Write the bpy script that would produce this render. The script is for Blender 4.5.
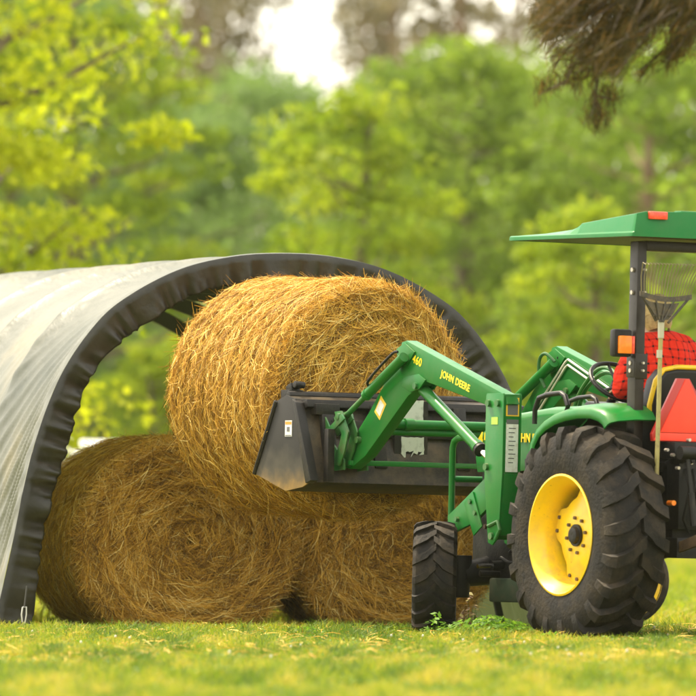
import bpy, bmesh, math, random
import numpy as np
from mathutils import Vector, Matrix
R = math.radians
random.seed(7)
rng = np.random.default_rng(11)
for o in list(bpy.data.objects):
    bpy.data.objects.remove(o)
S = bpy.context.scene
COL = S.collection

# ------------------------------------------------------------------ camera, sky, sun, exposure
F, H, HV = 9072.0, 1.18, 445.0          # focal length in photo pixels, lens height, horizon row (photo is 696 px)
cam = bpy.data.cameras.new('camera')
cam.sensor_width = 36.0
cam.lens = 36.0 * F / 696.0
cam.shift_y = (HV - 348.0) / 696.0
cam.clip_start = 1.0
cam.clip_end = 3000.0
cam.dof.use_dof = True
cam.dof.focus_distance = 56.3
cam.dof.aperture_fstop = cam.lens / 1000.0 / 0.13
cam_o = bpy.data.objects.new('camera', cam)
cam_o.location = (0, 0, H)
cam_o.rotation_euler = (R(90), 0, 0)
COL.objects.link(cam_o)
S.camera = cam_o

SUN = Vector((-0.46, 0.40, 1.0)).normalized()
W = bpy.data.worlds.new('World')
S.world = W
W.use_nodes = True
wn = W.node_tree.nodes
sky = wn.new('ShaderNodeTexSky')
sky.sky_type = 'NISHITA'
sky.sun_disc = False
sky.sun_elevation = math.asin(SUN.z)
sky.sun_rotation = math.atan2(SUN.x, SUN.y)
sky.air_density = 0.9
sky.dust_density = 5.0
sky.ozone_density = 0.0
wn['Background'].inputs['Strength'].default_value = 0.15
wt = wn.new('ShaderNodeTexCoord')
wc = wn.new('ShaderNodeTexNoise')
wc.inputs['Scale'].default_value = 2.4
wc.inputs['Detail'].default_value = 7
wr = wn.new('ShaderNodeValToRGB')
wr.color_ramp.elements[0].position, wr.color_ramp.elements[0].color = 0.36, (0.30, 0.30, 0.30, 1)
wr.color_ramp.elements[1].position, wr.color_ramp.elements[1].color = 0.62, (0.85, 0.85, 0.85, 1)
wm = wn.new('ShaderNodeMix')
wm.data_type = 'RGBA'
wm.inputs[7].default_value = (7.7, 7.25, 6.0, 1)
wl = W.node_tree.links
wl.new(wt.outputs['Generated'], wc.inputs['Vector'])
wl.new(wc.outputs['Fac'], wr.inputs['Fac'])
wl.new(wr.outputs['Color'], wm.inputs[0])
wl.new(sky.outputs['Color'], wm.inputs[6])
wl.new(wm.outputs[2], wn['Background'].inputs['Color'])

sl = bpy.data.lights.new('sun', 'SUN')
sl.energy = 2.75
sl.angle = R(1.5)
sl.color = (1.0, 0.87, 0.63)
so = bpy.data.objects.new('sun', sl)
so.rotation_euler = SUN.to_track_quat('Z', 'Y').to_euler()
so.location = (-20, 20, 40)
COL.objects.link(so)

vs = S.view_settings
vs.view_transform = 'Standard'
vs.look = 'None'
vs.gamma = 1.0
vs.use_curve_mapping = False
vs.exposure = 1.52
S.render.engine = 'CYCLES'
S.cycles.use_denoising = True
S.cycles.max_bounces = 8
S.cycles.volume_bounces = 0
S.cycles.transparent_max_bounces = 8
S.cycles.caustics_reflective = False
S.cycles.caustics_refractive = False

# ------------------------------------------------------------------ helpers: tags, materials, mesh building
def tag(o, label=None, cat=None, group=None, kind=None):
    if label: o['label'] = label
    if cat: o['category'] = cat
    if group: o['group'] = group
    if kind: o['kind'] = kind
    return o

def empty(name, loc=(0, 0, 0), rz=0.0):
    o = bpy.data.objects.new(name, None)
    o.location = loc
    o.rotation_euler = (0, 0, rz)
    o.empty_display_size = 0.2
    COL.objects.link(o)
    return o

def link(name, me, mat=None, parent=None):
    o = bpy.data.objects.new(name, me)
    if mat is not None:
        for m in (mat if isinstance(mat, (list, tuple)) else [mat]):
            me.materials.append(m)
    COL.objects.link(o)
    if parent is not None:
        o.parent = parent
    return o

def copy_tree(o, parent=None):
    c = o.copy()
    COL.objects.link(c)
    if parent is not None:
        c.parent = parent
    for ch in [x for x in bpy.data.objects if x.parent == o]:
        copy_tree(ch, c)
    return c

def nt(m):
    return m.node_tree.nodes, m.node_tree.links

def ramp(n, stops):
    r = n.new('ShaderNodeValToRGB')
    e = r.color_ramp.elements
    while len(e) < len(stops):
        e.new(0.5)
    for i, (p, c) in enumerate(stops):
        e[i].position = p
        e[i].color = (*c, 1)
    return r

def mat(name, base, rough=0.5, metal=0.0, coat=0.0, var=None, vscale=8.0, vlo=0.45, vhi=0.65, bump=0.0, bscale=60.0, rvar=0.0, spec=0.5, detail=5.0, dust=0.0, dcol=(0.27, 0.20, 0.11), chips=0.0):
    """base colour with an optional second colour mixed in through a noise, small bump and roughness variation"""
    m = bpy.data.materials.new(name)
    m.use_nodes = True
    n, l = nt(m)
    b = n['Principled BSDF']
    b.inputs['Base Color'].default_value = (*base, 1)
    b.inputs['Roughness'].default_value = rough
    b.inputs['Metallic'].default_value = metal
    b.inputs['Coat Weight'].default_value = coat
    b.inputs['Coat Roughness'].default_value = 0.12
    b.inputs['Specular IOR Level'].default_value = spec
    tc = n.new('ShaderNodeTexCoord')
    if var is not None:
        no = n.new('ShaderNodeTexNoise')
        no.inputs['Scale'].default_value = vscale
        no.inputs['Detail'].default_value = detail
        no.inputs['Roughness'].default_value = 0.65
        l.new(tc.outputs['Object'], no.inputs['Vector'])
        r = ramp(n, [(vlo, base), (vhi, var)])
        l.new(no.outputs['Fac'], r.inputs['Fac'])
        l.new(r.outputs['Color'], b.inputs['Base Color'])
    if dust:
        src = b.inputs['Base Color'].links[0].from_socket if b.inputs['Base Color'].links else None
        nd = n.new('ShaderNodeTexNoise')
        nd.inputs['Scale'].default_value = 5.5
        nd.inputs['Detail'].default_value = 9
        nd.inputs['Roughness'].default_value = 0.75
        l.new(tc.outputs['Object'], nd.inputs['Vector'])
        rd = ramp(n, [(0.42, (0.03, 0.03, 0.03)), (0.68, (1, 1, 1))])
        l.new(nd.outputs['Fac'], rd.inputs['Fac'])
        sn = n.new('ShaderNodeSeparateXYZ')
        l.new(tc.outputs['Normal'], sn.inputs[0])
        ma = n.new('ShaderNodeMath'); ma.operation = 'MULTIPLY_ADD'; ma.use_clamp = True
        ma.inputs[1].default_value = 0.6; ma.inputs[2].default_value = 0.55
        l.new(sn.outputs['Z'], ma.inputs[0])
        mb_ = n.new('ShaderNodeMath'); mb_.operation = 'MULTIPLY'
        l.new(rd.outputs['Color'], mb_.inputs[0]); l.new(ma.outputs[0], mb_.inputs[1])
        mc = n.new('ShaderNodeMath'); mc.operation = 'MULTIPLY'; mc.inputs[1].default_value = dust
        l.new(mb_.outputs[0], mc.inputs[0])
        mx = n.new('ShaderNodeMix'); mx.data_type = 'RGBA'
        l.new(mc.outputs[0], mx.inputs[0])
        if src is not None:
            l.new(src, mx.inputs[6])
        else:
            mx.inputs[6].default_value = (*base, 1)
        mx.inputs[7].default_value = (*dcol, 1)
        l.new(mx.outputs[2], b.inputs['Base Color'])
    if chips:
        src = b.inputs['Base Color'].links[0].from_socket
        nc = n.new('ShaderNodeTexNoise'); nc.inputs['Scale'].default_value = 38; nc.inputs['Detail'].default_value = 6; nc.inputs['Roughness'].default_value = 0.7
        l.new(tc.outputs['Object'], nc.inputs['Vector'])
        rc = ramp(n, [(0.635, (0, 0, 0)), (0.675, (chips, chips, chips))])
        l.new(nc.outputs['Fac'], rc.inputs['Fac'])
        mx = n.new('ShaderNodeMix'); mx.data_type = 'RGBA'
        l.new(rc.outputs['Color'], mx.inputs[0]); l.new(src, mx.inputs[6])
        mx.inputs[7].default_value = (0.045, 0.034, 0.022, 1)
        l.new(mx.outputs[2], b.inputs['Base Color'])
    if bump or rvar:
        n2 = n.new('ShaderNodeTexNoise')
        n2.inputs['Scale'].default_value = bscale
        n2.inputs['Detail'].default_value = 4
        l.new(tc.outputs['Object'], n2.inputs['Vector'])
        if bump:
            bp = n.new('ShaderNodeBump')
            bp.inputs['Strength'].default_value = bump
            bp.inputs['Distance'].default_value = 0.01
            l.new(n2.outputs['Fac'], bp.inputs['Height'])
            l.new(bp.outputs['Normal'], b.inputs['Normal'])
        if rvar:
            mr = n.new('ShaderNodeMapRange')
            mr.inputs['To Min'].default_value = max(0.05, rough - rvar)
            mr.inputs['To Max'].default_value = min(1.0, rough + rvar)
            l.new(n2.outputs['Fac'], mr.inputs['Value'])
            l.new(mr.outputs['Result'], b.inputs['Roughness'])
    return m

def leaf_mat(name, stops, trans=0.45, tint=(1, 1, 1), rough=0.55):
    """leaf or blade: colour from the 'tone' face attribute, part of the light passes through"""
    m = bpy.data.materials.new(name)
    m.use_nodes = True
    n, l = nt(m)
    b = n['Principled BSDF']
    b.inputs['Roughness'].default_value = rough
    b.inputs['Specular IOR Level'].default_value = 0.25
    at = n.new('ShaderNodeAttribute')
    at.attribute_name = 'tone'
    r = ramp(n, stops)
    l.new(at.outputs['Fac'], r.inputs['Fac'])
    l.new(r.outputs['Color'], b.inputs['Base Color'])
    t = n.new('ShaderNodeBsdfTranslucent')
    mx = n.new('ShaderNodeMix')
    mx.data_type = 'RGBA'
    mx.blend_type = 'MULTIPLY'
    mx.inputs[0].default_value = 1.0
    mx.inputs[7].default_value = (*tint, 1)
    l.new(r.outputs['Color'], mx.inputs[6])
    l.new(mx.outputs[2], t.inputs['Color'])
    ms = n.new('ShaderNodeMixShader')
    ms.inputs[0].default_value = trans
    l.new(b.outputs[0], ms.inputs[1])
    l.new(t.outputs[0], ms.inputs[2])
    l.new(ms.outputs[0], n['Material Output'].inputs['Surface'])
    return m

class MB:
    def __init__(s):
        s.v, s.f = [], []
    def add(s, vs_, fs):
        k = len(s.v)
        s.v += [tuple(p) for p in vs_]
        s.f += [tuple(i + k for i in f) for f in fs]
        return s
    def box(s, c, d, rot=None):
        hx, hy, hz = d[0] / 2, d[1] / 2, d[2] / 2
        vv = [Vector((a, b, e)) for a in (-hx, hx) for b in (-hy, hy) for e in (-hz, hz)]
        if rot is not None:
            vv = [rot @ p for p in vv]
        vv = [p + Vector(c) for p in vv]
        return s.add(vv, [(0, 1, 3, 2), (4, 6, 7, 5), (0, 4, 5, 1), (2, 3, 7, 6), (0, 2, 6, 4), (1, 5, 7, 3)])
    def prism(s, poly, y0, y1):
        """polygon in the x-z plane, pulled from y0 to y1"""
        k = len(poly)
        vv = [(p[0], y0, p[1]) for p in poly] + [(p[0], y1, p[1]) for p in poly]
        fs = [tuple(range(k)), tuple(range(2 * k - 1, k - 1, -1))]
        for i in range(k):
            j = (i + 1) % k
            fs.append((i, i + k, j + k, j))
        return s.add(vv, fs)
    def tube(s, pts, r, seg=12, caps=True):
        pts = [Vector(p) for p in pts]
        rr = r if isinstance(r, (list, tuple)) else [r] * len(pts)
        rings, ref = [], None
        for i, p in enumerate(pts):
            t = (pts[min(i + 1, len(pts) - 1)] - pts[max(i - 1, 0)]).normalized()
            if ref is None:
                ref = t.orthogonal().normalized()
            ref = (ref - t * ref.dot(t)).normalized()
            b = t.cross(ref)
            rings.append([p + (ref * math.cos(2 * math.pi * j / seg) + b * math.sin(2 * math.pi * j / seg)) * rr[i] for j in range(seg)])
        vv = [q for g in rings for q in g]
        fs = []
        for i in range(len(rings) - 1):
            for j in range(seg):
                a, b2 = i * seg + j, i * seg + (j + 1) % seg
                fs.append((a, b2, b2 + seg, a + seg))
        if caps:
            fs.append(tuple(range(seg - 1, -1, -1)))
            fs.append(tuple(range((len(rings) - 1) * seg, len(rings) * seg)))
        return s.add(vv, fs)
    def lathe_y(s, prof, seg=64, close=False):
        """profile of (y, r) turned round the y axis"""
        k = len(prof)
        vv = []
        for j in range(seg):
            a = 2 * math.pi * j / seg
            vv += [(r * math.cos(a), y, r * math.sin(a)) for y, r in prof]
        fs = []
        for j in range(seg):
            jn = (j + 1) % seg
            for i in range(k - 1 if not close else k):
                i2 = (i + 1) % k
                fs.append((j * k + i, j * k + i2, jn * k + i2, jn * k + i))
        return s.add(vv, fs)
    def hose(s, pts, r, seg=8):
        P_ = [Vector(p) for p in pts]
        out = []
        for i in range(len(P_) - 1):
            p0, p1, p2, p3 = P_[max(i - 1, 0)], P_[i], P_[i + 1], P_[min(i + 2, len(P_) - 1)]
            for k in range(6):
                t = k / 6
                out.append(0.5 * (2 * p1 + (p2 - p0) * t + (2 * p0 - 5 * p1 + 4 * p2 - p3) * t * t + (3 * p1 - p0 - 3 * p2 + p3) * t ** 3))
        return s.tube(out + [P_[-1]], r, seg)
    def loft(s, rings, cap=True):
        k = len(rings[0])
        vv = [p for r_ in rings for p in r_]
        fs = []
        for i in range(len(rings) - 1):
            for j in range(k):
                j2 = (j + 1) % k
                fs.append((i * k + j, i * k + j2, (i + 1) * k + j2, (i + 1) * k + j))
        if cap:
            fs.append(tuple(range(k - 1, -1, -1)))
            fs.append(tuple(range((len(rings) - 1) * k, len(rings) * k)))
        return s.add(vv, fs)
    def build(s, name, m, parent=None, bevel=0.0, smooth=35, segs=2):
        me = bpy.data.meshes.new(name)
        me.from_pydata(s.v, [], s.f)
        bm = bmesh.new()
        bm.from_mesh(me)
        bmesh.ops.recalc_face_normals(bm, faces=bm.faces)
        if bevel:
            ed = [e for e in bm.edges if len(e.link_faces) == 2 and e.calc_face_angle(0) > 0.5]
            bmesh.ops.bevel(bm, geom=ed, offset=bevel, segments=segs, affect='EDGES', profile=0.6, clamp_overlap=True)
        bm.to_mesh(me)
        bm.free()
        for p in me.polygons:
            p.use_smooth = True
        me.set_sharp_from_angle(angle=R(smooth))
        return link(name, me, m, parent)

def np_mesh(name, V, quads, tone=None, m=None, parent=None, smooth=False):
    """fast mesh of quads (N,4) or (N,3) from numpy arrays with a 'tone' value per face"""
    me = bpy.data.meshes.new(name)
    k = quads.shape[1]
    me.vertices.add(len(V))
    me.vertices.foreach_set('co', V.astype(np.float32).ravel())
    me.loops.add(quads.size)
    me.loops.foreach_set('vertex_index', quads.astype(np.int32).ravel())
    me.polygons.add(len(quads))
    me.polygons.foreach_set('loop_start', np.arange(0, quads.size, k, dtype=np.int32))
    me.update(calc_edges=True)
    if tone is not None:
        a = me.attributes.new('tone', 'FLOAT', 'FACE')
        a.data.foreach_set('value', tone.astype(np.float32))
    if smooth:
        me.polygons.foreach_set('use_smooth', np.ones(len(quads), dtype=bool))
    return link(name, me, m, parent)

def norm(a):
    return a / np.maximum(np.linalg.norm(a, axis=-1, keepdims=True), 1e-9)

def ribbons(base, T, N, L, Wd, lift, side, rngx, seg=3):
    """bent strands: base (n,3), tangent T, outward normal N, length L, width Wd, bow outward and sideways"""
    n = len(base)
    B = norm(np.cross(N, T))
    tw = rngx.uniform(-0.9, 0.9, (n, 1))
    Wv = norm(B * np.cos(tw) + N * np.sin(tw))
    V = np.zeros((n, (seg + 1) * 2, 3))
    for i in range(seg + 1):
        t = i / seg
        p = base + T * ((t - 0.5) * L)[:, None] + N * (lift * (1 - (2 * t - 1) ** 2))[:, None] + B * (side * (2 * t - 1) ** 2)[:, None]
        w = Wv * (Wd * (0.5 if i in (0, seg) else 1.0))[:, None] * 0.5
        V[:, 2 * i] = p - w
        V[:, 2 * i + 1] = p + w
    off = (np.arange(n) * (seg + 1) * 2)[:, None]
    Q = np.concatenate([off + np.array([2 * i, 2 * i + 1, 2 * i + 3, 2 * i + 2]) for i in range(seg)], axis=1).reshape(-1, 4)
    return V.reshape(-1, 3), Q

def vnoise(x, y, s, seed):
    """smooth value noise for numpy arrays"""
    x = np.asarray(x) * s
    y = np.asarray(y) * s
    xi, yi = np.floor(x).astype(int), np.floor(y).astype(int)
    fx, fy = x - xi, y - yi
    fx, fy = fx * fx * (3 - 2 * fx), fy * fy * (3 - 2 * fy)
    def h(a, b):
        q = np.sin(a * 127.1 + b * 311.7 + seed * 74.7) * 43758.5453
        return q - np.floor(q)
    return (h(xi, yi) * (1 - fx) + h(xi + 1, yi) * fx) * (1 - fy) + (h(xi, yi + 1) * (1 - fx) + h(xi + 1, yi + 1) * fx) * fy

def at(u, v, Y):
    """point of the place at distance Y that the photo shows at pixel (u, v)"""
    return Vector(((u - 348.0) / F * Y, Y, H + (HV - v) / F * Y))

def ground_z(x, y):
    y = np.asarray(y, dtype=float)
    t = np.clip((y - 56.6) / 2.2, 0, 1)
    return -0.085 * t * t * (3 - 2 * t) + 0.035 * (vnoise(x, y, 0.35, 3) - 0.5) * np.clip((58 - y) / 6, 0, 1) * np.clip((np.abs(y - 55.2) - 1.2) / 2, 0, 1)

# ------------------------------------------------------------------ ground and grass
def ground():
    m = mat('meadow_soil', (0.10, 0.12, 0.018), 0.95, var=(0.19, 0.17, 0.035), vscale=0.55, vlo=0.35, vhi=0.7, bump=0.8, bscale=25, spec=0.1)
    xs = np.concatenate([[-700, -200, -80, -30, -14], np.linspace(-8, 8, 65), [14, 30, 80, 200, 700]])
    ys = np.concatenate([[-60, 0, 20], np.linspace(34, 64, 91), [70, 80, 100, 140, 220, 500, 2200]])
    X, Y = np.meshgrid(xs, ys)
    Z = ground_z(X, Y)
    V = np.stack([X, Y, Z], -1).reshape(-1, 3)
    nx, ny = len(xs), len(ys)
    i = (np.arange(ny - 1)[:, None] * nx + np.arange(nx - 1)[None]).ravel()
    Q = np.stack([i, i + 1, i + nx + 1, i + nx], 1)
    o = np_mesh('ground', V, Q, None, m, None, True)
    tag(o, 'mown meadow running back to the woods', 'ground', kind='structure')
ground()

def blades(name, n, xr, yr, hmean, wmean, seed, mtl, fan=None, label=None, sel=None, tone_fn=None):
    g = np.random.default_rng(seed)
    y = g.uniform(*yr, n)
    if fan is None:
        x = g.uniform(*xr, n)
    else:
        x = g.uniform(-1, 1, n) * (y * fan + 0.5)
    if sel is not None:
        k = sel(x, y, g)
        x, y = x[k], y[k]
    n = len(x)
    z = ground_z(x, y)
    base = np.stack([x, y, z], 1)
    patch = vnoise(x, y, 1.3, 5) * 0.3 + vnoise(x * 6, y * 1.2, 1.0, 6) * 0.45 + vnoise(x, y, 11.0, 7) * 0.4
    h = hmean * (0.30 + 1.15 * patch) * g.uniform(0.45, 1.55, n)
    a = g.uniform(0, 2 * math.pi, n)
    lean = g.uniform(0.1, 1.0, n) * h
    d = np.stack([np.cos(a), np.sin(a), np.zeros(n)], 1)
    wv = np.stack([-np.sin(a + 0.6), np.cos(a + 0.6), np.zeros(n)], 1) * (wmean * g.uniform(0.6, 1.5, n) / 2)[:, None]
    up = np.array([0, 0, 1.0])
    mid = base + d * (lean * 0.35)[:, None] + up * (h * 0.62)[:, None]
    tip = base + d * lean[:, None] + up * (h * g.uniform(0.75, 1.0, n))[:, None]
    V = np.stack([base - wv, base + wv, mid + wv * 0.8, mid - wv * 0.8, tip - wv * 0.12, tip + wv * 0.12], 1).reshape(-1, 3)
    o = (np.arange(n) * 6)[:, None]
    Q = np.concatenate([o + np.array([0, 1, 2, 3]), o + np.array([3, 2, 5, 4])], 1).reshape(-1, 4)
    tone = np.clip(0.43 + 0.35 * (vnoise(x, y * 0.6, 0.9, 8) - 0.5) + 0.75 * (vnoise(x * 5.5, y * 0.5, 1.0, 9) - 0.5) + 0.6 * (vnoise(x * 14, y * 1.2, 1.0, 10) - 0.5) + 0.2 * g.normal(0, 1, n), 0, 1)
    if tone_fn is not None:
        tone = np.clip(tone_fn(x, y, tone), 0, 1)
    return np_mesh(name, V, Q, np.repeat(tone, 2), mtl)

M_GRASS = leaf_mat('grass_blade', [(0.0, (0.07, 0.13, 0.010)), (0.3, (0.15, 0.22, 0.013)), (0.6, (0.26, 0.31, 0.016)), (0.85, (0.40, 0.34, 0.03)), (1.0, (0.42, 0.36, 0.05))], 0.5)
g1 = blades('grass', 330000, None, (36.5, 60.5), 0.062, 0.0055, 1, M_GRASS, fan=0.062, tone_fn=lambda x, y, t: t + np.clip((46 - y) / 60, -0.08, 0.06) + np.where(vnoise(x * 7 + 50, y * 0.8, 1.0, 41) > 0.86, 0.55, 0.0))
tag(g1, 'short yellow green meadow grass in front of the bales and tractor', 'grass', kind='stuff')
g2 = blades('grass', 130000, None, (60.5, 118), 0.09, 0.016, 2, M_GRASS, fan=0.07, tone_fn=lambda x, y, t: t * 0.6 + 0.35)
tag(g2, 'sunlit far meadow grass beyond the tractor', 'grass', kind='stuff')

# ------------------------------------------------------------------ trees
M_BARK = mat('bark', (0.10, 0.075, 0.05), 0.9, var=(0.19, 0.15, 0.11), vscale=6, bump=0.8, bscale=14)
M_PALEBARK = mat('pale_bark', (0.24, 0.15, 0.095), 0.9, var=(0.34, 0.24, 0.17), vscale=4, bump=0.8, bscale=14)
L_YELLOW = leaf_mat('leaf_spring_yellow', [(0.0, (0.17, 0.26, 0.010)), (0.5, (0.41, 0.47, 0.010)), (1.0, (0.58, 0.60, 0.02))], 0.6)
L_GREEN = leaf_mat('leaf_fresh_green_hazed', [(0.0, (0.11, 0.17, 0.026)), (0.5, (0.17, 0.26, 0.028)), (1.0, (0.25, 0.34, 0.03))], 0.58)  # fresh green, paled so the leaf colour carries some of the haze
L_LIME = leaf_mat('leaf_lime', [(0.0, (0.12, 0.19, 0.014)), (0.5, (0.22, 0.31, 0.014)), (1.0, (0.34, 0.40, 0.02))], 0.6)
L_BLUE = leaf_mat('leaf_cool_green_hazed', [(0.0, (0.12, 0.19, 0.055)), (0.5, (0.165, 0.26, 0.065)), (1.0, (0.21, 0.31, 0.07))], 0.55)  # distance haze put into the colour: paler, bluer leaves
L_PINE = leaf_mat('needle_dull', [(0.0, (0.10, 0.085, 0.045)), (0.5, (0.17, 0.15, 0.075)), (1.0, (0.26, 0.22, 0.12))], 0.35)
L_BRUSH = leaf_mat('dry_brush', [(0.0, (0.17, 0.11, 0.06)), (0.5, (0.32, 0.21, 0.12)), (1.0, (0.36, 0.34, 0.09))], 0.35)

def crown_mesh(name, clumps, per, leaf, seed, flat=0.5, mtl=None):
    """clumps: (x,y,z,r,tone); leaves are little quads scattered through each clump"""
    g = np.random.default_rng(seed)
    C, Rr, T = [], [], []
    for (x, y, z, r, t) in clumps:
        k = max(6, int(per * g.uniform(0.7, 1.3)))
        d = norm(g.normal(0, 1, (k, 3))) * (g.uniform(0, 1, (k, 1)) ** 0.45) * r
        d[:, 2] *= flat
        C.append(np.array([[x, y, z]]) + d)
        T.append(np.clip(t + g.normal(0, 0.16, k), 0, 1))
    C = np.concatenate(C)
    T = np.concatenate(T)
    n = len(C)
    a = norm(g.normal(0, 1, (n, 3)))
    b = norm(np.cross(a, g.normal(0, 1, (n, 3))))
    s = leaf * g.uniform(0.6, 1.4, n)[:, None]
    V = np.stack([C - a * s * 0.7, C + b * s * 0.38, C + a * s * 0.7, C - b * s * 0.38], 1).reshape(-1, 3)
    Q = np.arange(n * 4).reshape(-1, 4)
    me_o = np_mesh(name, V, Q, T, mtl)
    return me_o

def make_tree(kind, h, rad, z0, seed, mtl, bark, nclump, per, leaf, cl_r, flat, shape, label, group, name):
    """tapered trunk with limbs to the clumps, and a crown of leaf-sized faces; built at the origin"""
    g = random.Random(seed)
    root = empty(name)
    tag(root, label, 'tree', group)
    clumps = []
    for i in range(nclump):
        t = (i + g.random()) / nclump
        z = z0 + (h - z0) * t
        if shape == 'round':
            rr = rad * math.sin(math.pi * min(0.97, 0.16 + 0.80 * t)) ** 0.6
        elif shape == 'pine':
            rr = rad * (1.05 - 0.75 * t)
        else:
            rr = rad * (0.75 + 0.25 * math.sin(math.pi * t))
        a = i * 2.39996 + g.uniform(-0.6, 0.6)
        q = rr * math.sqrt(g.uniform(0.12, 1.0))
        clumps.append((q * math.cos(a), q * math.sin(a), z + g.uniform(-0.3, 0.3), cl_r * g.uniform(0.65, 1.35), g.uniform(0.22, 0.85)))
    mb = MB()
    bend = [(g.uniform(-0.25, 0.25), g.uniform(-0.25, 0.25)) for _ in range(3)]
    pts, rs = [], []
    r0 = 0.035 * h * (0.6 if shape == 'pine' else 0.75)
    for i in range(9):
        t = i / 8
        pts.append((bend[0][0] * t + bend[1][0] * math.sin(t * 3), bend[0][1] * t + bend[1][1] * math.sin(t * 3), h * 0.93 * t - (0.1 if i == 0 else 0)))
        rs.append(r0 * (1.35 if i == 0 else 1) * (1 - 0.86 * t) + 0.012)
    mb.tube(pts, rs, 8)
    for c in clumps[::2]:
        zt = max(0.6, c[2] - 0.25 * math.hypot(c[0], c[1]) - 0.3)
        t = min(0.98, zt / (h * 0.93))
        p0 = Vector((bend[0][0] * t + bend[1][0] * math.sin(t * 3), bend[0][1] * t + bend[1][1] * math.sin(t * 3), zt))
        p1 = Vector(c[:3])
        pm = p0.lerp(p1, 0.5) + Vector((0, 0, -0.12))
        q = r0 * (1 - 0.8 * t) * 0.35 + 0.012
        mb.tube([p0, pm, p1], [q, q * 0.7, 0.008], 5)
    mb.build('trunk', bark, root)
    c = crown_mesh('crown', clumps, per, leaf, seed, flat, mtl)
    c.parent = root
    return root

def put(root, u, Y, rz=0.0, sc=1.0, sz=None):
    root.location = ((u - 348.0) / F * Y, Y, 0 if Y > 62 else 0)
    root.rotation_euler = (0, 0, rz)
    root.scale = (sc, sc, sz or sc)
    return root

TG = 'trees at the edge of the woods'
t = make_tree('maple', 9.4, 2.5, 1.2, 21, L_YELLOW, M_BARK, 130, 130, 0.095, 0.62, 0.38, 'round', 'bright yellow green spring tree whose sprays hang over the shelter roof', TG, 'maple_tree')
put(t, -84, 90)
t2 = make_tree('maple', 8.6, 2.0, 0.8, 22, L_LIME, M_BARK, 100, 130, 0.10, 0.6, 0.45, 'round', 'lime green tree partly behind the bright yellow one', TG, 'maple_tree')
put(t2, 84, 121, 0, 1.0, 0.86)
b1 = make_tree('broad', 7.6, 2.5, 0.6, 23, L_BLUE, M_BARK, 120, 140, 0.11, 0.7, 0.7, 'round', 'hazy cool green tree below the bright gap of sky', TG, 'broadleaf_tree')
put(b1, 268, 152, 0, 1.0, 0.97)
l1 = make_tree('broad', 5.5, 1.6, 0.3, 24, L_LIME, M_BARK, 80, 130, 0.09, 0.5, 0.5, 'round', 'low bright lime tree above the lifted bale', TG, 'broadleaf_tree')
put(l1, 352, 112)
l2 = make_tree('broad', 7.7, 2.3, 0.5, 25, L_GREEN, M_BARK, 120, 140, 0.105, 0.65, 0.6, 'round', 'tall fresh green tree between the bale and the tractor canopy', TG, 'broadleaf_tree')
put(l2, 470, 132, 0, 1.0, 0.90)
l3 = make_tree('broad', 7.2, 2.3, 0.4, 26, L_GREEN, M_PALEBARK, 110, 140, 0.105, 0.65, 0.6, 'round', 'green tree behind the tractor canopy and hanging branch', TG, 'broadleaf_tree')
put(l3, 655, 124, 0, 1.0, 0.93)
def clone(src, u, Y, rz, sc, label, group=TG, sz=None):
    c = copy_tree(src)
    tag(c, label, None, group)
    put(c, u, Y, rz, sc, sz)
    return c
clone(b1, 180, 140, 1.3, 0.98, 'cool green tree showing past the edge of the lime tree', TG, 0.84)
clone(l2, 395, 150, 2.2, 1.02, 'tall soft green tree rising behind the low lime tree', TG, 0.93)
clone(l3, 560, 146, 3.1, 1.02, 'dull green tree just in front of the far pines, above the loader')
clone(l1, 585, 106, 0.7, 0.72, 'small lime tree low behind the loader')
clone(l1, 150, 118, 2.0, 0.45, 'small bright green sapling seen through the shelter opening')
clone(b1, 10, 135, 2.6, 1.1, 'cool green tree deep behind the yellow spring tree')
clone(l2, 760, 138, 4.0, 1.1, 'tall green tree past the end of the tractor canopy')
clone(l3, 880, 118, 5.0, 1.1, 'leafy green tree out past the seat of the tractor')
clone(t2, -190, 100, 4.0, 1.0, 'lime green tree off behind the back of the shelter')
PG = 'pines standing behind the woods'
p1 = make_tree('pine', 13.5, 1.9, 4.4, 31, L_PINE, M_PALEBARK, 60, 44, 0.18, 0.75, 0.5, 'pine', 'tall grey brown pine beside the gap of sky', PG, 'pine_tree')
put(p1, 212, 182)
for (u, Y, rz, sc, lb) in [(110, 190, 1.0, 1.0, 'grey brown pine half hidden by the yellow tree'), (150, 176, 2.7, 0.95, 'grey brown pine standing over the lime tree'),
                           (395, 188, 2.0, 0.93, 'thin pine on the far side of the sky gap from the grey ones'), (450, 178, 4.1, 1.0, 'dull pine above the tall fresh green tree'), (228, 194, 5.6, 0.98, 'sparse pine whose tip edges the bright gap of sky'), (372, 197, 0.9, 0.92, 'sparse pine closing the far edge of the bright gap'),
                           (520, 186, 5.2, 0.96, 'dull pine peeping out left of the hanging branch'.replace(' left of', ' beside')), (640, 180, 0.4, 1.05, 'dull pine screened by the hanging branch'),
                           (300, 196, 3.3, 0.50, 'short far pine standing under the bright gap of sky'), (0, 186, 3.7, 1.05, 'dull pine behind the top of the yellow tree'), (760, 188, 1.7, 1.1, 'dull pine out past the tractor canopy')]:
    clone(p1, u, Y, rz, sc, lb, PG)

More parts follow.
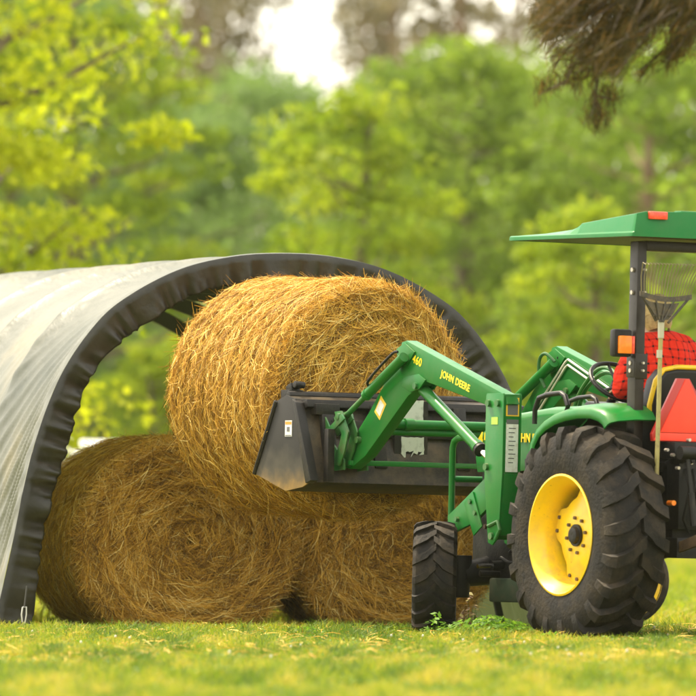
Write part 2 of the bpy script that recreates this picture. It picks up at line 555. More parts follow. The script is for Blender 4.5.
# far woods: one mass that closes the view low down
def woods():
    g = random.Random(5)
    cl = []
    for i in range(520):
        x = g.uniform(-26, 26)
        z = g.uniform(0.2, 1.0) ** 1.0 * (5.3 + 1.2 * math.sin(x * 0.9) + 0.8 * math.sin(x * 2.3 + 1))
        cl.append((x, 205 + g.uniform(-4, 4), z, g.uniform(0.8, 1.5), g.uniform(0.0, 0.6)))
    o = crown_mesh('woods', cl, 60, 0.30, 77, 0.8, L_BLUE)
    tag(o, 'dim far woods closing the view behind the trees', 'woods', kind='stuff')
    cl = []
    for i in range(260):
        x = g.uniform(-9, 9)
        cl.append((x, 113 + g.uniform(-3, 3) + 0.2 * abs(x), g.uniform(0.05, 0.75) * (0.7 + 0.4 * math.sin(x * 1.7)), g.uniform(0.25, 0.5), g.uniform(0.1, 0.75)))
    o = crown_mesh('dry_undergrowth', cl, 70, 0.09, 78, 0.8, L_BRUSH)
    tag(o, 'brown dry undergrowth along the foot of the trees', 'undergrowth', kind='stuff')
woods()

# ------------------------------------------------------------------ overhanging branch and its tree (trunk stands outside the frame)
def overhang():
    root = empty('cypress_tree', (3.45, 48.6, 0.0))
    tag(root, 'brown needled branch hanging down over the tractor canopy from a tree outside', 'tree')
    g = random.Random(9)
    mb = MB()
    mb.tube([(0, 0, -0.1), (0.03, 0, 1.4), (-0.02, 0.05, 3.0), (0.05, 0.1, 4.6), (0.1, 0.1, 6.5)], [0.22, 0.17, 0.15, 0.12, 0.06], 12)
    mb.tube([(0, 0, 4.3), (-0.6, -0.2, 4.35), (-1.2, -0.5, 4.05), (-1.75, -0.8, 3.72)], [0.07, 0.05, 0.035, 0.018], 8)
    O = Vector(root.location)
    ends = []
    # sprays of the hanging mass, by where they end in the place
    spots = []
    for i in range(230):
        u = g.uniform(530, 725)
        lim = 64 if u < 560 else (74 if u < 650 else 58)
        v = g.uniform(-40, lim + 8)
        if vnoise(u / 17.0, v / 13.0, 1.0, 14) < 0.36: continue
        if u < 548 and v > 50: continue
        if 642 < u < 662 and v > 38: continue
        spots.append((u, v, g.uniform(47.2, 48.6)))
    spots += [(533, 18, 47.8), (537, 34, 47.6), (540, 8, 47.9), (538, 26, 47.7), (545, 44, 47.8), (664, 64, 47.6), (668, 58, 47.7), (575, 74, 47.6), (592, 72, 47.7), (612, 72, 47.8), (634, 76, 47.6)]
    for (u, v, Y) in spots:
        p = at(u, v, Y) - O
        k = Vector((-0.4 - g.random() * 1.3, -0.25 - g.random() * 0.5, 3.7 + g.random() * 0.5))
        k = k.lerp(p, 0.45) + Vector((0, 0, 0.15))
        ends.append((p, 1.0, k.lerp(p, 0.62)))
        mb.tube([k, k.lerp(p, 0.5) + Vector((0, 0, 0.05)), p], [0.012, 0.008, 0.004], 5)
    # two thin twigs drop below the mass with their own tufts
    for chain in ([(596, 62), (597, 80), (595, 98), (598, 124)], [(596, 96), (606, 98), (613, 100)], [(572, 70), (566, 82), (552, 88), (540, 94)], [(566, 82), (578, 86)], [(596, 98), (590, 120)], [(597, 100), (604, 122)]):
        P_ = [at(u, v, 47.6) - O for u, v in chain]
        mb.tube(P_, [0.008] * (len(P_) - 1) + [0.003], 5)
        for p in P_[1:]:
            ends.append((p, 0.6, p + Vector((0, 0, 0.06))))
    mb.build('trunk', M_BARK, root)
    gg = np.random.default_rng(4)
    B, T, L = [], [], []
    for p, s, q in ends:
        n = 105 if s == 1 else 60
        ax_ = np.array((p - q).normalized())
        d = norm(gg.normal(0, 0.55, (n, 3)) + ax_[None] * 0.9 + np.array([0, 0, -0.25]))
        tt = gg.uniform(0, 1, (n, 1)) ** 0.7
        B.append(np.array(q)[None] * (1 - tt) + np.array(p)[None] * tt + gg.normal(0, 0.026, (n, 3)))
        T.append(d)
        L.append(gg.uniform(0.04, 0.15, n) * (0.6 + 0.4 * s))
    B, T, L = np.concatenate(B), np.concatenate(T), np.concatenate(L)
    N = norm(np.cross(T, gg.normal(0, 1, T.shape)))
    n = len(B)
    V, Q = ribbons(B, T, N, L, np.full(n, 0.0042), np.full(n, 0.006), gg.normal(0, 0.006, n), gg, 2)
    tone = np.repeat(np.clip(gg.normal(0.45, 0.25, n), 0, 1), 2)
    m = leaf_mat('dry_needles', [(0.0, (0.035, 0.034, 0.007)), (0.5, (0.085, 0.068, 0.013)), (0.85, (0.20, 0.115, 0.018)), (1.0, (0.30, 0.15, 0.025))], 0.4)
    o = np_mesh('crown', V, Q, tone, m, root)
overhang()

# ------------------------------------------------------------------ air
def haze():
    mb = MB().box((0, 110, 9.5), (340, 244, 23))
    m = bpy.data.materials.new('haze_air')
    m.use_nodes = True
    n, l = nt(m)
    n.remove(n['Principled BSDF'])
    pv = n.new('ShaderNodeVolumePrincipled')
    pv.inputs['Color'].default_value = (0.92, 0.93, 0.70, 1)
    pv.inputs['Density'].default_value = 0.0001
    pv.inputs['Anisotropy'].default_value = 0.35
    l.new(pv.outputs[0], n['Material Output'].inputs['Volume'])
    o = mb.build('haze', m)
    tag(o, 'pale humid haze filling the air above the meadow', 'haze', kind='stuff')
haze()

# ------------------------------------------------------------------ hoop shelter
SA = R(15.5)
S_AX = Vector((-math.sin(SA), math.cos(SA), 0))       # runs back, away from the camera
S_RT = Vector((math.cos(SA), math.sin(SA), 0))
S_C = Vector((at(-6, 632, 58.3).x, 58.3, 0)) + S_RT * 1.93   # centre of the front hoop on the ground
S_LEN = 6.4
HW, HT = 1.93, 2.485
ARC = [(1.0, -0.06), (1.0, 0.0), (0.93, 0.24), (0.86, 0.485), (0.765, 0.68), (0.64, 0.82), (0.52, 0.895), (0.35, 0.96), (0.17, 0.992), (0.0, 1.0)]
def arch_curve(n):
    """n+1 points from the left foot over the ridge to the right foot, evenly spaced"""
    a = [(-w, h) for w, h in ARC] + [(w, h) for w, h in ARC[-2::-1]]
    P_ = [np.array((p[0] * HW, p[1] * HT)) for p in a]
    out = []                                     # Catmull-Rom, dense
    for i in range(len(P_) - 1):
        p0, p1, p2, p3 = P_[max(i - 1, 0)], P_[i], P_[i + 1], P_[min(i + 2, len(P_) - 1)]
        for k in range(16):
            t = k / 16
            out.append(0.5 * ((2 * p1) + (-p0 + p2) * t + (2 * p0 - 5 * p1 + 4 * p2 - p3) * t * t + (-p0 + 3 * p1 - 3 * p2 + p3) * t ** 3))
    out.append(P_[-1])
    out = np.array(out)
    s = np.concatenate([[0], np.cumsum(np.linalg.norm(np.diff(out, axis=0), axis=1))])
    q = np.linspace(0, s[-1], n + 1)
    return np.stack([np.interp(q, s, out[:, 0]), np.interp(q, s, out[:, 1])], 1)

def shelter():
    root = empty('hay_shelter', S_C, SA)          # local x = across, local y = back along the tunnel
    root.location.z = -0.085
    tag(root, 'round topped fabric hay shelter with pale cover and pleated dark end skirt', 'shelter')
    # cover
    m = bpy.data.materials.new('shelter_fabric')
    m.use_nodes = True
    n, l = nt(m)
    b = n['Principled BSDF']
    b.inputs['Roughness'].default_value = 0.38
    b.inputs['Specular IOR Level'].default_value = 0.75
    tc = n.new('ShaderNodeTexCoord')
    no = n.new('ShaderNodeTexNoise')
    no.inputs['Scale'].default_value = 1.1
    no.inputs['Detail'].default_value = 6
    l.new(tc.outputs['Object'], no.inputs['Vector'])
    r = ramp(n, [(0.34, (0.11, 0.12, 0.095)), (0.56, (0.20, 0.205, 0.17)), (0.72, (0.34, 0.30, 0.20))])
    l.new(no.outputs['Fac'], r.inputs['Fac'])
    l.new(r.outputs['Color'], b.inputs['Base Color'])
    n2 = n.new('ShaderNodeTexNoise')
    n2.inputs['Scale'].default_value = 9
    n2.inputs['Detail'].default_value = 5
    mp = n.new('ShaderNodeMapping')
    mp.inputs['Scale'].default_value = (1, 0.5, 0.35)
    l.new(tc.outputs['Object'], mp.inputs['Vector'])
    l.new(mp.outputs['Vector'], n2.inputs['Vector'])
    bp = n.new('ShaderNodeBump')
    bp.inputs['Strength'].default_value = 0.5
    bp.inputs['Distance'].default_value = 0.04
    l.new(n2.outputs['Fac'], bp.inputs['Height'])
    l.new(bp.outputs['Normal'], b.inputs['Normal'])
    tr = n.new('ShaderNodeBsdfTranslucent')
    tr.inputs['Color'].default_value = (0.20, 0.24, 0.085, 1)
    ms = n.new('ShaderNodeMixShader')
    ms.inputs[0].default_value = 0.36
    l.new(b.outputs[0], ms.inputs[1])
    l.new(tr.outputs[0], ms.inputs[2])
    l.new(ms.outputs[0], n['Material Output'].inputs['Surface'])
    NA, NL = 320, 300
    A = arch_curve(NA)
    tang = np.gradient(A, axis=0)
    nr = norm(np.stack([-tang[:, 1], tang[:, 0]], 1))           # outward
    nr *= np.sign((nr * (A - np.array([0, 0.9]))).sum(1))[:, None]
    ribs = [0.06, 1.28, 2.55, 3.82, 5.1, S_LEN - 0.03]
    ys = np.linspace(0, S_LEN, NL)
    V = np.zeros((NL, NA + 1, 3))
    arcpos = np.linspace(0, 1, NA + 1)
    for i, y in enumerate(ys):
        j = max(k for k in range(len(ribs)) if ribs[k] <= y) if y >= ribs[0] else 0
        j = min(j, len(ribs) - 2)
        t = np.clip((y - ribs[j]) / (ribs[j + 1] - ribs[j]), 0, 1)
        sag = 0.075 * (1 - abs(2 * t - 1) ** 2.5)
        sag = sag * (0.35 + 0.65 * np.sin(np.pi * np.clip(arcpos, 0, 1)))
        # creases that fan from the feet of the front hoop up the cover
        ph = (arcpos * 105 + y * 17.0)
        amp = 0.040 * np.exp(-y / 1.3) * np.exp(-((arcpos - 0.19) / 0.13) ** 2) + 0.014 * np.exp(-y / 0.9) * np.exp(-((arcpos - 0.8) / 0.16) ** 2)
        amp2 = 0.016 * np.exp(-((arcpos - 0.13) / 0.10) ** 2) * np.exp(-((y - 2.2) / 1.6) ** 2)
        edge = min(1.0, y / 0.22)
        cre = edge * amp * (0.5 + 0.5 * np.sin(2 * ph + 6 * vnoise(arcpos * 9, np.full(NA + 1, y * 0.8), 1.0, 2))) ** 2 + amp2 * np.sin(arcpos * 70 + y * 14 + 3 * vnoise(arcpos * 20, np.full(NA + 1, y * 2), 1.0, 4))
        ridge = 0.007 * sum(math.exp(-((y - q) / 0.05) ** 2) for q in ribs)
        off = (0.02 - edge * sag + cre + ridge)[:, None]
        p = A + nr * off
        V[i, :, 0], V[i, :, 1], V[i, :, 2] = p[:, 0], y, p[:, 1]
    i = (np.arange(NL - 1)[:, None] * (NA + 1) + np.arange(NA)[None]).ravel()
    Q = np.stack([i, i + 1, i + NA + 2, i + NA + 1], 1)
    np_mesh('cover', V.reshape(-1, 3), Q, None, m, root, True)
    # pleated end skirt: hangs inward from the front hoop
    md = mat('dark_skirt_fabric', (0.013, 0.0125, 0.008), 0.40, var=(0.024, 0.0225, 0.014), vscale=5, bump=0.25, bscale=30, spec=0.45)
    NS = 520
    B = arch_curve(NS)
    tg = norm(np.gradient(B, axis=0))
    nb = np.stack([-tg[:, 1], tg[:, 0]], 1)
    nb *= np.sign((nb * (B - np.array([0, 0.9]))).sum(1))[:, None]
    s = np.linspace(0, 1, NS + 1)
    g = np.random.default_rng(3)
    wob = np.interp(s * 60, np.arange(64), g.uniform(0, 1, 64))
    wob2 = np.interp(s * 31 + 0.3, np.arange(64), g.uniform(0, 1, 64))
    ph = s * 2 * np.pi * 38 + 2.2 * wob + 5.0 * wob2
    rows = []
    for k, d in enumerate([-0.022, 0.0, 0.03, 0.07, 0.11, 0.145, 0.165, 0.178]):
        q = max(0, d) / 0.178
        foot = 1 - 0.85 * np.clip((0.16 - np.minimum(s, 1 - s)) / 0.16, 0, 1)
        pl = np.sin(ph) * 0.5 + np.sin(ph * 2.3 + 1.0) * 0.22
        dep = (0.022 + 0.03 * wob2) * q * pl * (0.25 + 0.75 * foot) + (0.010 * np.sin(ph * 3.1 + 5 * wob) * foot if k >= 5 else 0)
        wid = d * (1 + (0.10 * np.sin(s * 40) + 0.25 * (1 - foot)) * q) + 0.006 * q * np.sin(ph * 1.5)
        P2 = B - nb * wid[:, None] if k else B - nb * d
        yy = -0.012 + 0.02 * (q - 0.3) - dep if k else np.full(NS + 1, 0.0)
        rows.append(np.stack([P2[:, 0], yy if k else np.full(NS + 1, -0.004), P2[:, 1]], 1))
    rows.append(np.stack([rows[-1][:, 0], rows[-1][:, 1] + 0.03, rows[-1][:, 2] + 0.004], 1))
    V = np.array(rows)
    nr_, nc = V.shape[:2]
    i = (np.arange(nr_ - 1)[:, None] * nc + np.arange(nc - 1)[None]).ravel()
    Q = np.stack([i, i + 1, i + nc + 1, i + nc], 1)
    np_mesh('end_skirt', V.reshape(-1, 3), Q, None, md, root, True)
    # steel hoops inside, wrapped in dark webbing
    ms_ = mat('hoop_steel', (0.03, 0.032, 0.022), 0.5)
    C = arch_curve(60)
    for y in ribs[1:]:
        mb = MB()
        k = 0.982
        w = 0.10 if y > 2 else 0.05
        pts = [(p[0] * k, y, p[1] * k - 0.045) for p in C]
        inn = [(p[0] * (k - w * 0.45), y, (p[1]) * (k - w * 0.42) - 0.045) for p in C]
        vv, fs = [], []
        for a_, b_ in zip(pts, inn):
            vv += [(a_[0], y - 0.02, a_[2]), (a_[0], y + 0.02, a_[2]), (b_[0], y + 0.02, b_[2]), (b_[0], y - 0.02, b_[2])]
        for q in range(len(pts) - 1):
            for e in range(4):
                e2 = (e + 1) % 4
                fs.append((q * 4 + e, q * 4 + e2, q * 4 + 4 + e2, q * 4 + 4 + e))
        mb.add(vv, fs)
        mb.build('hoop', ms_, root)
    mb = MB()
    mb.tube([(p[0] * 0.985, 0.05, p[1] * 0.985 - 0.03) for p in C], 0.022, 8)
    mb.build('hoop', ms_, root)
    # tie-down at the left front foot: cord, hook, stake
    Lp = lambda u, v: (root.matrix_world_inv @ at(u, v, 58.15)) if False else None
    loc = lambda p: Matrix.Rotation(-SA, 3, 'Z') @ (p - Vector(root.location))
    a0, a1, a2, a3 = loc(at(27, 586, 58.1)), loc(at(24.5, 607, 58.1)), loc(at(23.5, 622, 58.1)), loc(at(23, 637, 58.1))
    mc = mat('tie_cord', (0.05, 0.05, 0.045), 0.8)
    mz = mat('zinc_hook', (0.6, 0.6, 0.58), 0.35, metal=0.8)
    cord = MB().tube([a0, a1], 0.006, 6).build('tie_cord', mc, root)
    hk = MB()
    hk.tube([a1 + Vector((-.012, 0, 0.0)), a1.lerp(a2, 0.5) + Vector((-.016, 0, 0)), a2 + Vector((-.008, 0, 0)), a2 + Vector((.01, 0, -.01)), a1.lerp(a2, 0.5) + Vector((.016, 0, 0)), a1 + Vector((.012, 0, 0)), a1 + Vector((-.012, 0, 0.0))], 0.005, 6)
    hk.tube([a2 + Vector((0, 0, -.008)), a3], 0.006, 6)
    hk.build('hook', mz, cord)
    MB().tube([a3 + Vector((0, 0, .02)), a3 + Vector((0.0, 0, -.12))], 0.010, 8).build('stake', mc, root)
shelter()

# ------------------------------------------------------------------ hay bales
M_HAY = leaf_mat('hay_straw', [(0.0, (0.12, 0.062, 0.010)), (0.3, (0.41, 0.21, 0.022)), (0.6, (0.64, 0.36, 0.042)), (0.85, (0.77, 0.50, 0.10)), (1.0, (0.83, 0.64, 0.22))], 0.08, rough=0.6)
M_HAYCORE = mat('hay_core', (0.23, 0.125, 0.02), 0.9, var=(0.46, 0.27, 0.05), vscale=16, vlo=0.35, vhi=0.7, bump=1.0, bscale=70, spec=0.1)

def make_bale(name, rad, length, seed, shape, n_side, n_face, label):
    """local y = axis, face at y=0 looks toward -y, z = height above the bale centre; shape() sags the section"""
    g = np.random.default_rng(seed)
    root = empty(name)
    tag(root, label, 'hay bale', 'round hay bales')
    er = 0.12
    def surf(th, y, extra=0.0):
        """point on the curved side, rounded into both faces"""
        d = np.minimum(y, length - y)
        k = np.clip(1 - d / er, 0, 1)
        r = rad - er * (1 - np.sqrt(np.maximum(1 - k * k, 0))) + extra
        r = r + 0.020 * (vnoise(th * 3 + 20, y * 5, 1.0, seed) - 0.5) + 0.021 * np.sin(y * 2 * np.pi / 0.115 + 1.2 * vnoise(th * 2, y, 1.0, seed + 1))
        return np.stack([r * np.cos(th), y, r * np.sin(th)], -1)
    # core: curved side plus both faces
    NT, NY = 120, 40
    th = np.linspace(0, 2 * np.pi, NT, endpoint=False)
    prof = []
    for q in np.linspace(0, 1, 14)[1:]:
        prof.append(('f', q))
    for q in np.linspace(0, 1, NY):
        prof.append(('s', q))
    for q in np.linspace(1, 0, 8)[:-1]:
        prof.append(('b', q))
    rings = []
    for kd, q in prof:
        if kd == 's':
            rings.append(surf(th, np.full(NT, q * length), -0.022))
        else:
            r = (rad - er - 0.02) * q
            dome = 0.045 * (1 - q ** 2) + 0.014 * np.sin(q * 34)
            dy = 0.03 * (vnoise(r * np.cos(th) * 7 + 9, r * np.sin(th) * 7, 1.0, seed + 5) - 0.5)
            yy = (-dome + dy + 0.02) if kd == 'f' else (length + dome - dy - 0.02)
            rings.append(np.stack([r * np.cos(th), yy * np.ones(NT), r * np.sin(th)], -1))
    V = shape(np.concatenate(rings))
    nr_ = len(rings)
    i = np.arange(NT)
    Q = np.concatenate([np.stack([k * NT + i, k * NT + (i + 1) % NT, (k + 1) * NT + (i + 1) % NT, (k + 1) * NT + i], 1) for k in range(nr_ - 1)])
    np_mesh('packed_hay', V, Q, None, M_HAYCORE, root, True)
    # straw on the curved side, wound round the bale
    n = n_side
    a = g.uniform(0, 2 * np.pi, n)
    y = g.uniform(0.0, length, n)
    d = np.minimum(y, length - y)
    base = surf(a, y, g.uniform(-0.022, 0.008, n))
    N = np.stack([np.cos(a), np.zeros(n), np.sin(a)], 1)
    Tc = np.stack([-np.sin(a), np.zeros(n), np.cos(a)], 1)
    Yx = np.tile(np.array([0, 1.0, 0]), (n, 1))
    j = g.normal(0, 0.55, n)
    T = Tc * np.cos(j)[:, None] + Yx * np.sin(j)[:, None]
    stick = np.where(g.uniform(0, 1, n) < 0.13, g.uniform(0.2, 0.8, n), g.normal(0, 0.07, n))
    T = norm(T + N * stick[:, None])
    L = g.uniform(0.06, 0.19, n)
    lift = g.uniform(0.0, 0.010, n) - L * L / (8 * rad)
    V1, Q1 = ribbons(base, T, N, L, g.uniform(0.0018, 0.0044, n), lift, g.normal(0, 0.02, n), g)
    groove_shade = 0.5 + 0.5 * np.sin(y * 2 * np.pi / 0.115 + 1.2 * vnoise(a * 2, y, 1.0, seed + 1))  # straw tone darkens down in the grooves, their shade put into the colour
    t1 = np.clip(0.42 + 0.22 * (vnoise(a * 6, y * 6, 1.0, seed + 8) - 0.5) + 0.12 * groove_shade + 0.29 * g.normal(0, 1, n), 0, 1)
    # straw on the faces: circles round the core, tangled
    n = n_face
    r = (rad - 0.03) * np.sqrt(g.uniform(0.0, 1, n))
    a = g.uniform(0, 2 * np.pi, n)
    q = r / rad
    fb = g.uniform(0, 1, n) < 0.22
    dome = 0.045 * (1 - q ** 2) + 0.014 * np.sin(q * 34)
    yy = np.where(fb, length + dome - 0.01, -dome + 0.01) + np.where(fb, 1, -1) * g.uniform(-0.030, 0.016, n)
    k = np.clip((r - (rad - er)) / er, 0, 1)
    yy = yy + np.where(fb, -1, 1) * er * (1 - np.sqrt(1 - k * k)) * 0.9
    base = np.stack([r * np.cos(a), yy, r * np.sin(a)], 1)
    N = np.stack([np.zeros(n), np.where(fb, 1.0, -1.0), np.zeros(n)], 1)
    Tc = np.stack([-np.sin(a), np.zeros(n), np.cos(a)], 1)
    Rd = np.stack([np.cos(a), np.zeros(n), np.sin(a)], 1)
    j = g.normal(0.10, 0.48, n)
    T = Tc * np.cos(j)[:, None] + Rd * np.sin(j)[:, None]
    T = norm(T + N * np.where(g.uniform(0, 1, n) < 0.14, g.uniform(0.15, 0.7, n), g.normal(0, 0.09, n))[:, None])
    L = g.uniform(0.08, 0.30, n)
    side = g.normal(0, 0.018, n) - np.sign(1) * L * L / (8 * np.maximum(r, 0.12)) * np.where(fb, -1, 1)
    V2, Q2 = ribbons(base, T, N, L, g.uniform(0.0018, 0.0046, n), g.uniform(0.0, 0.028, n), side, g)
    t2 = np.clip(0.42 + 0.20 * np.sin(q * 42 + 2.5 * vnoise(a * 2, r * 4, 1.0, seed + 2)) + 0.25 * (vnoise(base[:, 0] * 5 + 40, base[:, 2] * 5 + 40, 1.0, seed + 3) - 0.5) + 0.30 * g.normal(0, 1, n), 0, 1)
    V = shape(np.concatenate([V1, V2]))
    Q = np.concatenate([Q1, Q2 + len(V1)])
    o = np_mesh('loose_straw', V, Q, np.repeat(np.concatenate([t1, t2]), 3), M_HAY, root)
    return root

def sag(wx, wz, floor):
    def f(V):
        V = V.copy()
        z = V[:, 2] * wz
        bot = -floor
        k = np.clip((z - bot) / 0.16, -2, 1)
        z = np.where(z < bot + 0.16, bot + 0.16 * np.where(k > -1, (k + 1) ** 2 / 4.0 * 1.0, 0.0), z)
        V[:, 0] *= wx * (1 + 0.07 * np.clip(-V[:, 2], -0.3, 0.6))
        V[:, 2] = z
        return V
    return f
# ------------------------------------------------------------------ tractor frame of reference
TH = R(30.0)
TR = Matrix.Translation((1.98, 54.3, 0.012)) @ Matrix.Rotation(R(90) + TH, 4, 'Z') @ Matrix.Rotation(R(1.5), 4, 'X')
# local x = forward, y = tractor's left, z = up
TRI = TR.inverted()
def P(u, v, c):
    """local (x, z) on the plane y=c for a photo pixel"""
    o = TRI @ Vector((0, 0, H))
    q = TRI @ at(u, v, 50.0)
    d = q - o
    t = (c - o.y) / d.y
    p = o + d * t
    return (p.x, p.z)
def PY(pts, c):
    return [P(u, v, c) for u, v in pts]
def P3(u, v, c):
    x, z = P(u, v, c)
    return Vector((x, c, z))

# lifted bale on the loader
def lean(V):
    V = V.copy()
    V[:, 0] *= np.where((V[:, 0] > 0) & (V[:, 2] > -0.2), 1 - 0.16 * np.clip((V[:, 2] + 0.2) / 0.8, 0, 1) * np.clip(V[:, 0] / 0.5, 0, 1), 1.0)
    return V
b = make_bale('hay_bale', 0.745, 1.42, 41, lean, 44000, 34000, 'large round hay bale lifted off the ground, held against the loader bucket')
# its face looks toward the tractor (-x of the tractor), its axis runs along the tractor's heading
BM = TR @ Matrix.Translation((3.58, 0.06, 1.45)) @ Matrix.Rotation(R(-90), 4, 'Z') @ Matrix.Rotation(R(1.5), 4, 'X')
b.matrix_world = BM
# two bales on the ground under the shelter
b2 = make_bale('hay_bale', 0.75, 1.45, 52, sag(1.0, 0.90, 0.62), 30000, 42000, 'round hay bale on the grass next to the shelter leg, swirled end showing')
cx = at(188, 545, 59.3)
b2.location = (cx.x, 59.22, 0.545)
b2.rotation_euler = (0, 0, R(17))
b3 = make_bale('hay_bale', 0.70, 1.25, 63, sag(1.0, 0.92, 0.62), 20000, 40000, 'round hay bale on the grass below the bucket, behind the front wheel')
cx = at(396, 545, 59.7)
b3.location = (cx.x, 59.70, 0.545)
b3.rotation_euler = (0, 0, R(15))

# ------------------------------------------------------------------ tractor
G = mat('green_paint', (0.002, 0.142, 0.016), 0.38, coat=0.06, dust=0.16, spec=0.25, chips=0.6, var=(0.004, 0.145, 0.020), vscale=3, rvar=0.14, bscale=9)
GD = mat('worn_green_paint', (0.006, 0.125, 0.02), 0.45, var=(0.05, 0.07, 0.022), vscale=9, vlo=0.5, vhi=0.78, rvar=0.12, bscale=14, dust=0.4)
YL = mat('yellow_paint', (0.86, 0.56, 0.002), 0.40, coat=0.12, dust=0.55, chips=0.5, var=(0.62, 0.35, 0.02), vscale=5, vlo=0.55, vhi=0.8, rvar=0.1, bscale=12)
YT = mat('yellow_lettering', (0.90, 0.66, 0.01), 0.45)
RB = mat('tyre_rubber', (0.0125, 0.0115, 0.0105), 0.66, var=(0.055, 0.042, 0.027), vscale=5.5, vlo=0.46, vhi=0.85, spec=0.16, dust=0.17, dcol=(0.13, 0.09, 0.048), bump=0.5, bscale=45, detail=8)
BK = mat('black_steel', (0.009, 0.0085, 0.008), 0.5, spec=0.3, var=(0.04, 0.032, 0.022), vscale=7, vlo=0.5, vhi=0.85, bump=0.2)
BP = mat('black_plastic', (0.009, 0.009, 0.009), 0.45, spec=0.3, rvar=0.1)
RP = mat('roll_bar_paint', (0.016, 0.012, 0.010), 0.40, spec=0.35, var=(0.028, 0.022, 0.018), vscale=6, rvar=0.1)
CH = mat('chrome_rod', (0.78, 0.76, 0.74), 0.12, metal=1.0)
ZN = mat('zinc_bolt', (0.55, 0.50, 0.42), 0.4, metal=0.7)
WH = mat('white_decal', (0.74, 0.74, 0.70), 0.5, var=(0.6, 0.58, 0.52), vscale=30)
ORG = mat('orange_decal', (0.85, 0.25, 0.02), 0.5)
GRY = mat('grey_print', (0.12, 0.12, 0.12), 0.6)
RUST = mat('rusty_link', (0.09, 0.055, 0.03), 0.7, var=(0.16, 0.10, 0.05), vscale=14, bump=0.4)

tractor = empty('farm_tractor')
tag(tractor, 'green farm tractor with yellow wheels, canopy and front loader holding up a bale', 'tractor')
tractor.matrix_world = TR
T_ = tractor

def text_mesh(name, s, size, m, parent, M_, depth=0.0015, shear=0.0, bold=0.0, spacing=1.0):
    cu = bpy.data.curves.new(name, 'FONT')
    cu.body = s
    cu.size = size
    cu.extrude = depth
    cu.offset = bold
    cu.shear = shear
    cu.space_character = spacing
    cu.align_x, cu.align_y = 'CENTER', 'CENTER'
    o = bpy.data.objects.new(name, cu)
    COL.objects.link(o)
    dg = bpy.context.evaluated_depsgraph_get()
    me = bpy.data.meshes.new_from_object(o.evaluated_get(dg))
    bpy.data.objects.remove(o)
    me.name = name
    q = link(name, me, m, parent)
    q.matrix_local = M_
    return q

def side_frame(x, y, z, ang):
    """reads from the tractor's left: letters run toward the rear, tilted by ang"""
    ex = Vector((-math.cos(ang), 0, math.sin(ang)))
    ez = Vector((math.sin(ang), 0, math.cos(ang)))
    n = ex.cross(ez)
    return Matrix(((ex.x, ez.x, n.x, x), (ex.y, ez.y, n.y, y), (ex.z, ez.z, n.z, z), (0, 0, 0, 1)))

def tyre_mesh(Rr, Wd, rim, n, lh, seed):
    """carcass plus two staggered rows of bars that run from the middle over the shoulder"""
    mb = MB()
    c = Rr - lh
    hw = Wd / 2
    prof = [(-hw * 0.80, rim - 0.005), (-hw * 0.93, rim + 0.02), (-hw * 0.99, rim + 0.28 * (c - rim)), (-hw * 1.0, rim + 0.52 * (c - rim)), (-hw * 0.95, rim + 0.78 * (c - rim)), (-hw * 0.84, rim + 0.93 * (c - rim)), (-hw * 0.5, c - 0.004), (0, c)]
    prof = prof + [(-y, r) for y, r in prof[-2::-1]]
    mb.lathe_y(prof, 84)
    pitch = 2 * math.pi * c / n
    # path of a bar: (across, along, radius outside, radius of its foot, half width)
    k = Wd / 0.42
    pth = [(-0.012 * k, -0.012, Rr - 0.001, c - 0.01, 0.24), (0.045 * k, 0.03 * k, Rr, c - 0.012, 0.24), (0.075 * k, 0.065 * k, Rr, c - 0.014, 0.23), (0.13 * k, 0.095 * k, Rr - 0.004, c - 0.02, 0.22),
           (hw * 0.86, 0.115 * k, Rr - 0.012, c - 0.035, 0.22), (hw * 0.985, 0.122 * k, rim + 0.93 * (c - rim), rim + 0.7 * (c - rim), 0.21), (hw * 1.005, 0.122 * k, rim + 0.62 * (c - rim), rim + 0.50 * (c - rim), 0.19)]
    for sd in (1, -1):
        for i in range(n):
            th0 = 2 * math.pi * (i + (0.5 if sd < 0 else 0)) / n
            vv = []
            for (a, al, ro, ri, hwid) in pth:
                h = hwid * pitch
                ht = h * 0.80
                for (r, da) in ((ri, -h), (ro, -ht), (ro, ht), (ri, h)):
                    th = th0 + (al + da) / c
                    yy = a * sd if r == ro else (a - (0.012 if a > 0.9 * hw else 0)) * sd
                    vv.append((r * math.cos(th), yy, r * math.sin(th)))
            fs = []
            m_ = len(pth)
            for q in range(m_ - 1):
                for e in range(3):
                    f = (q * 4 + e, q * 4 + e + 1, q * 4 + 5 + e, q * 4 + 4 + e)
                    fs.append(f if sd > 0 else f[::-1])
            fs += [(0, 1, 2, 3), ((m_ - 1) * 4, (m_ - 1) * 4 + 1, (m_ - 1) * 4 + 2, (m_ - 1) * 4 + 3)]
            mb.add(vv, fs)
    return mb

def rear_wheel(name, y, out):
    w = empty(name)
    w.parent = T_
    w.location = (0, y, 0.612)
    w.rotation_euler = (0, 0, 0 if out > 0 else math.pi)
    return w
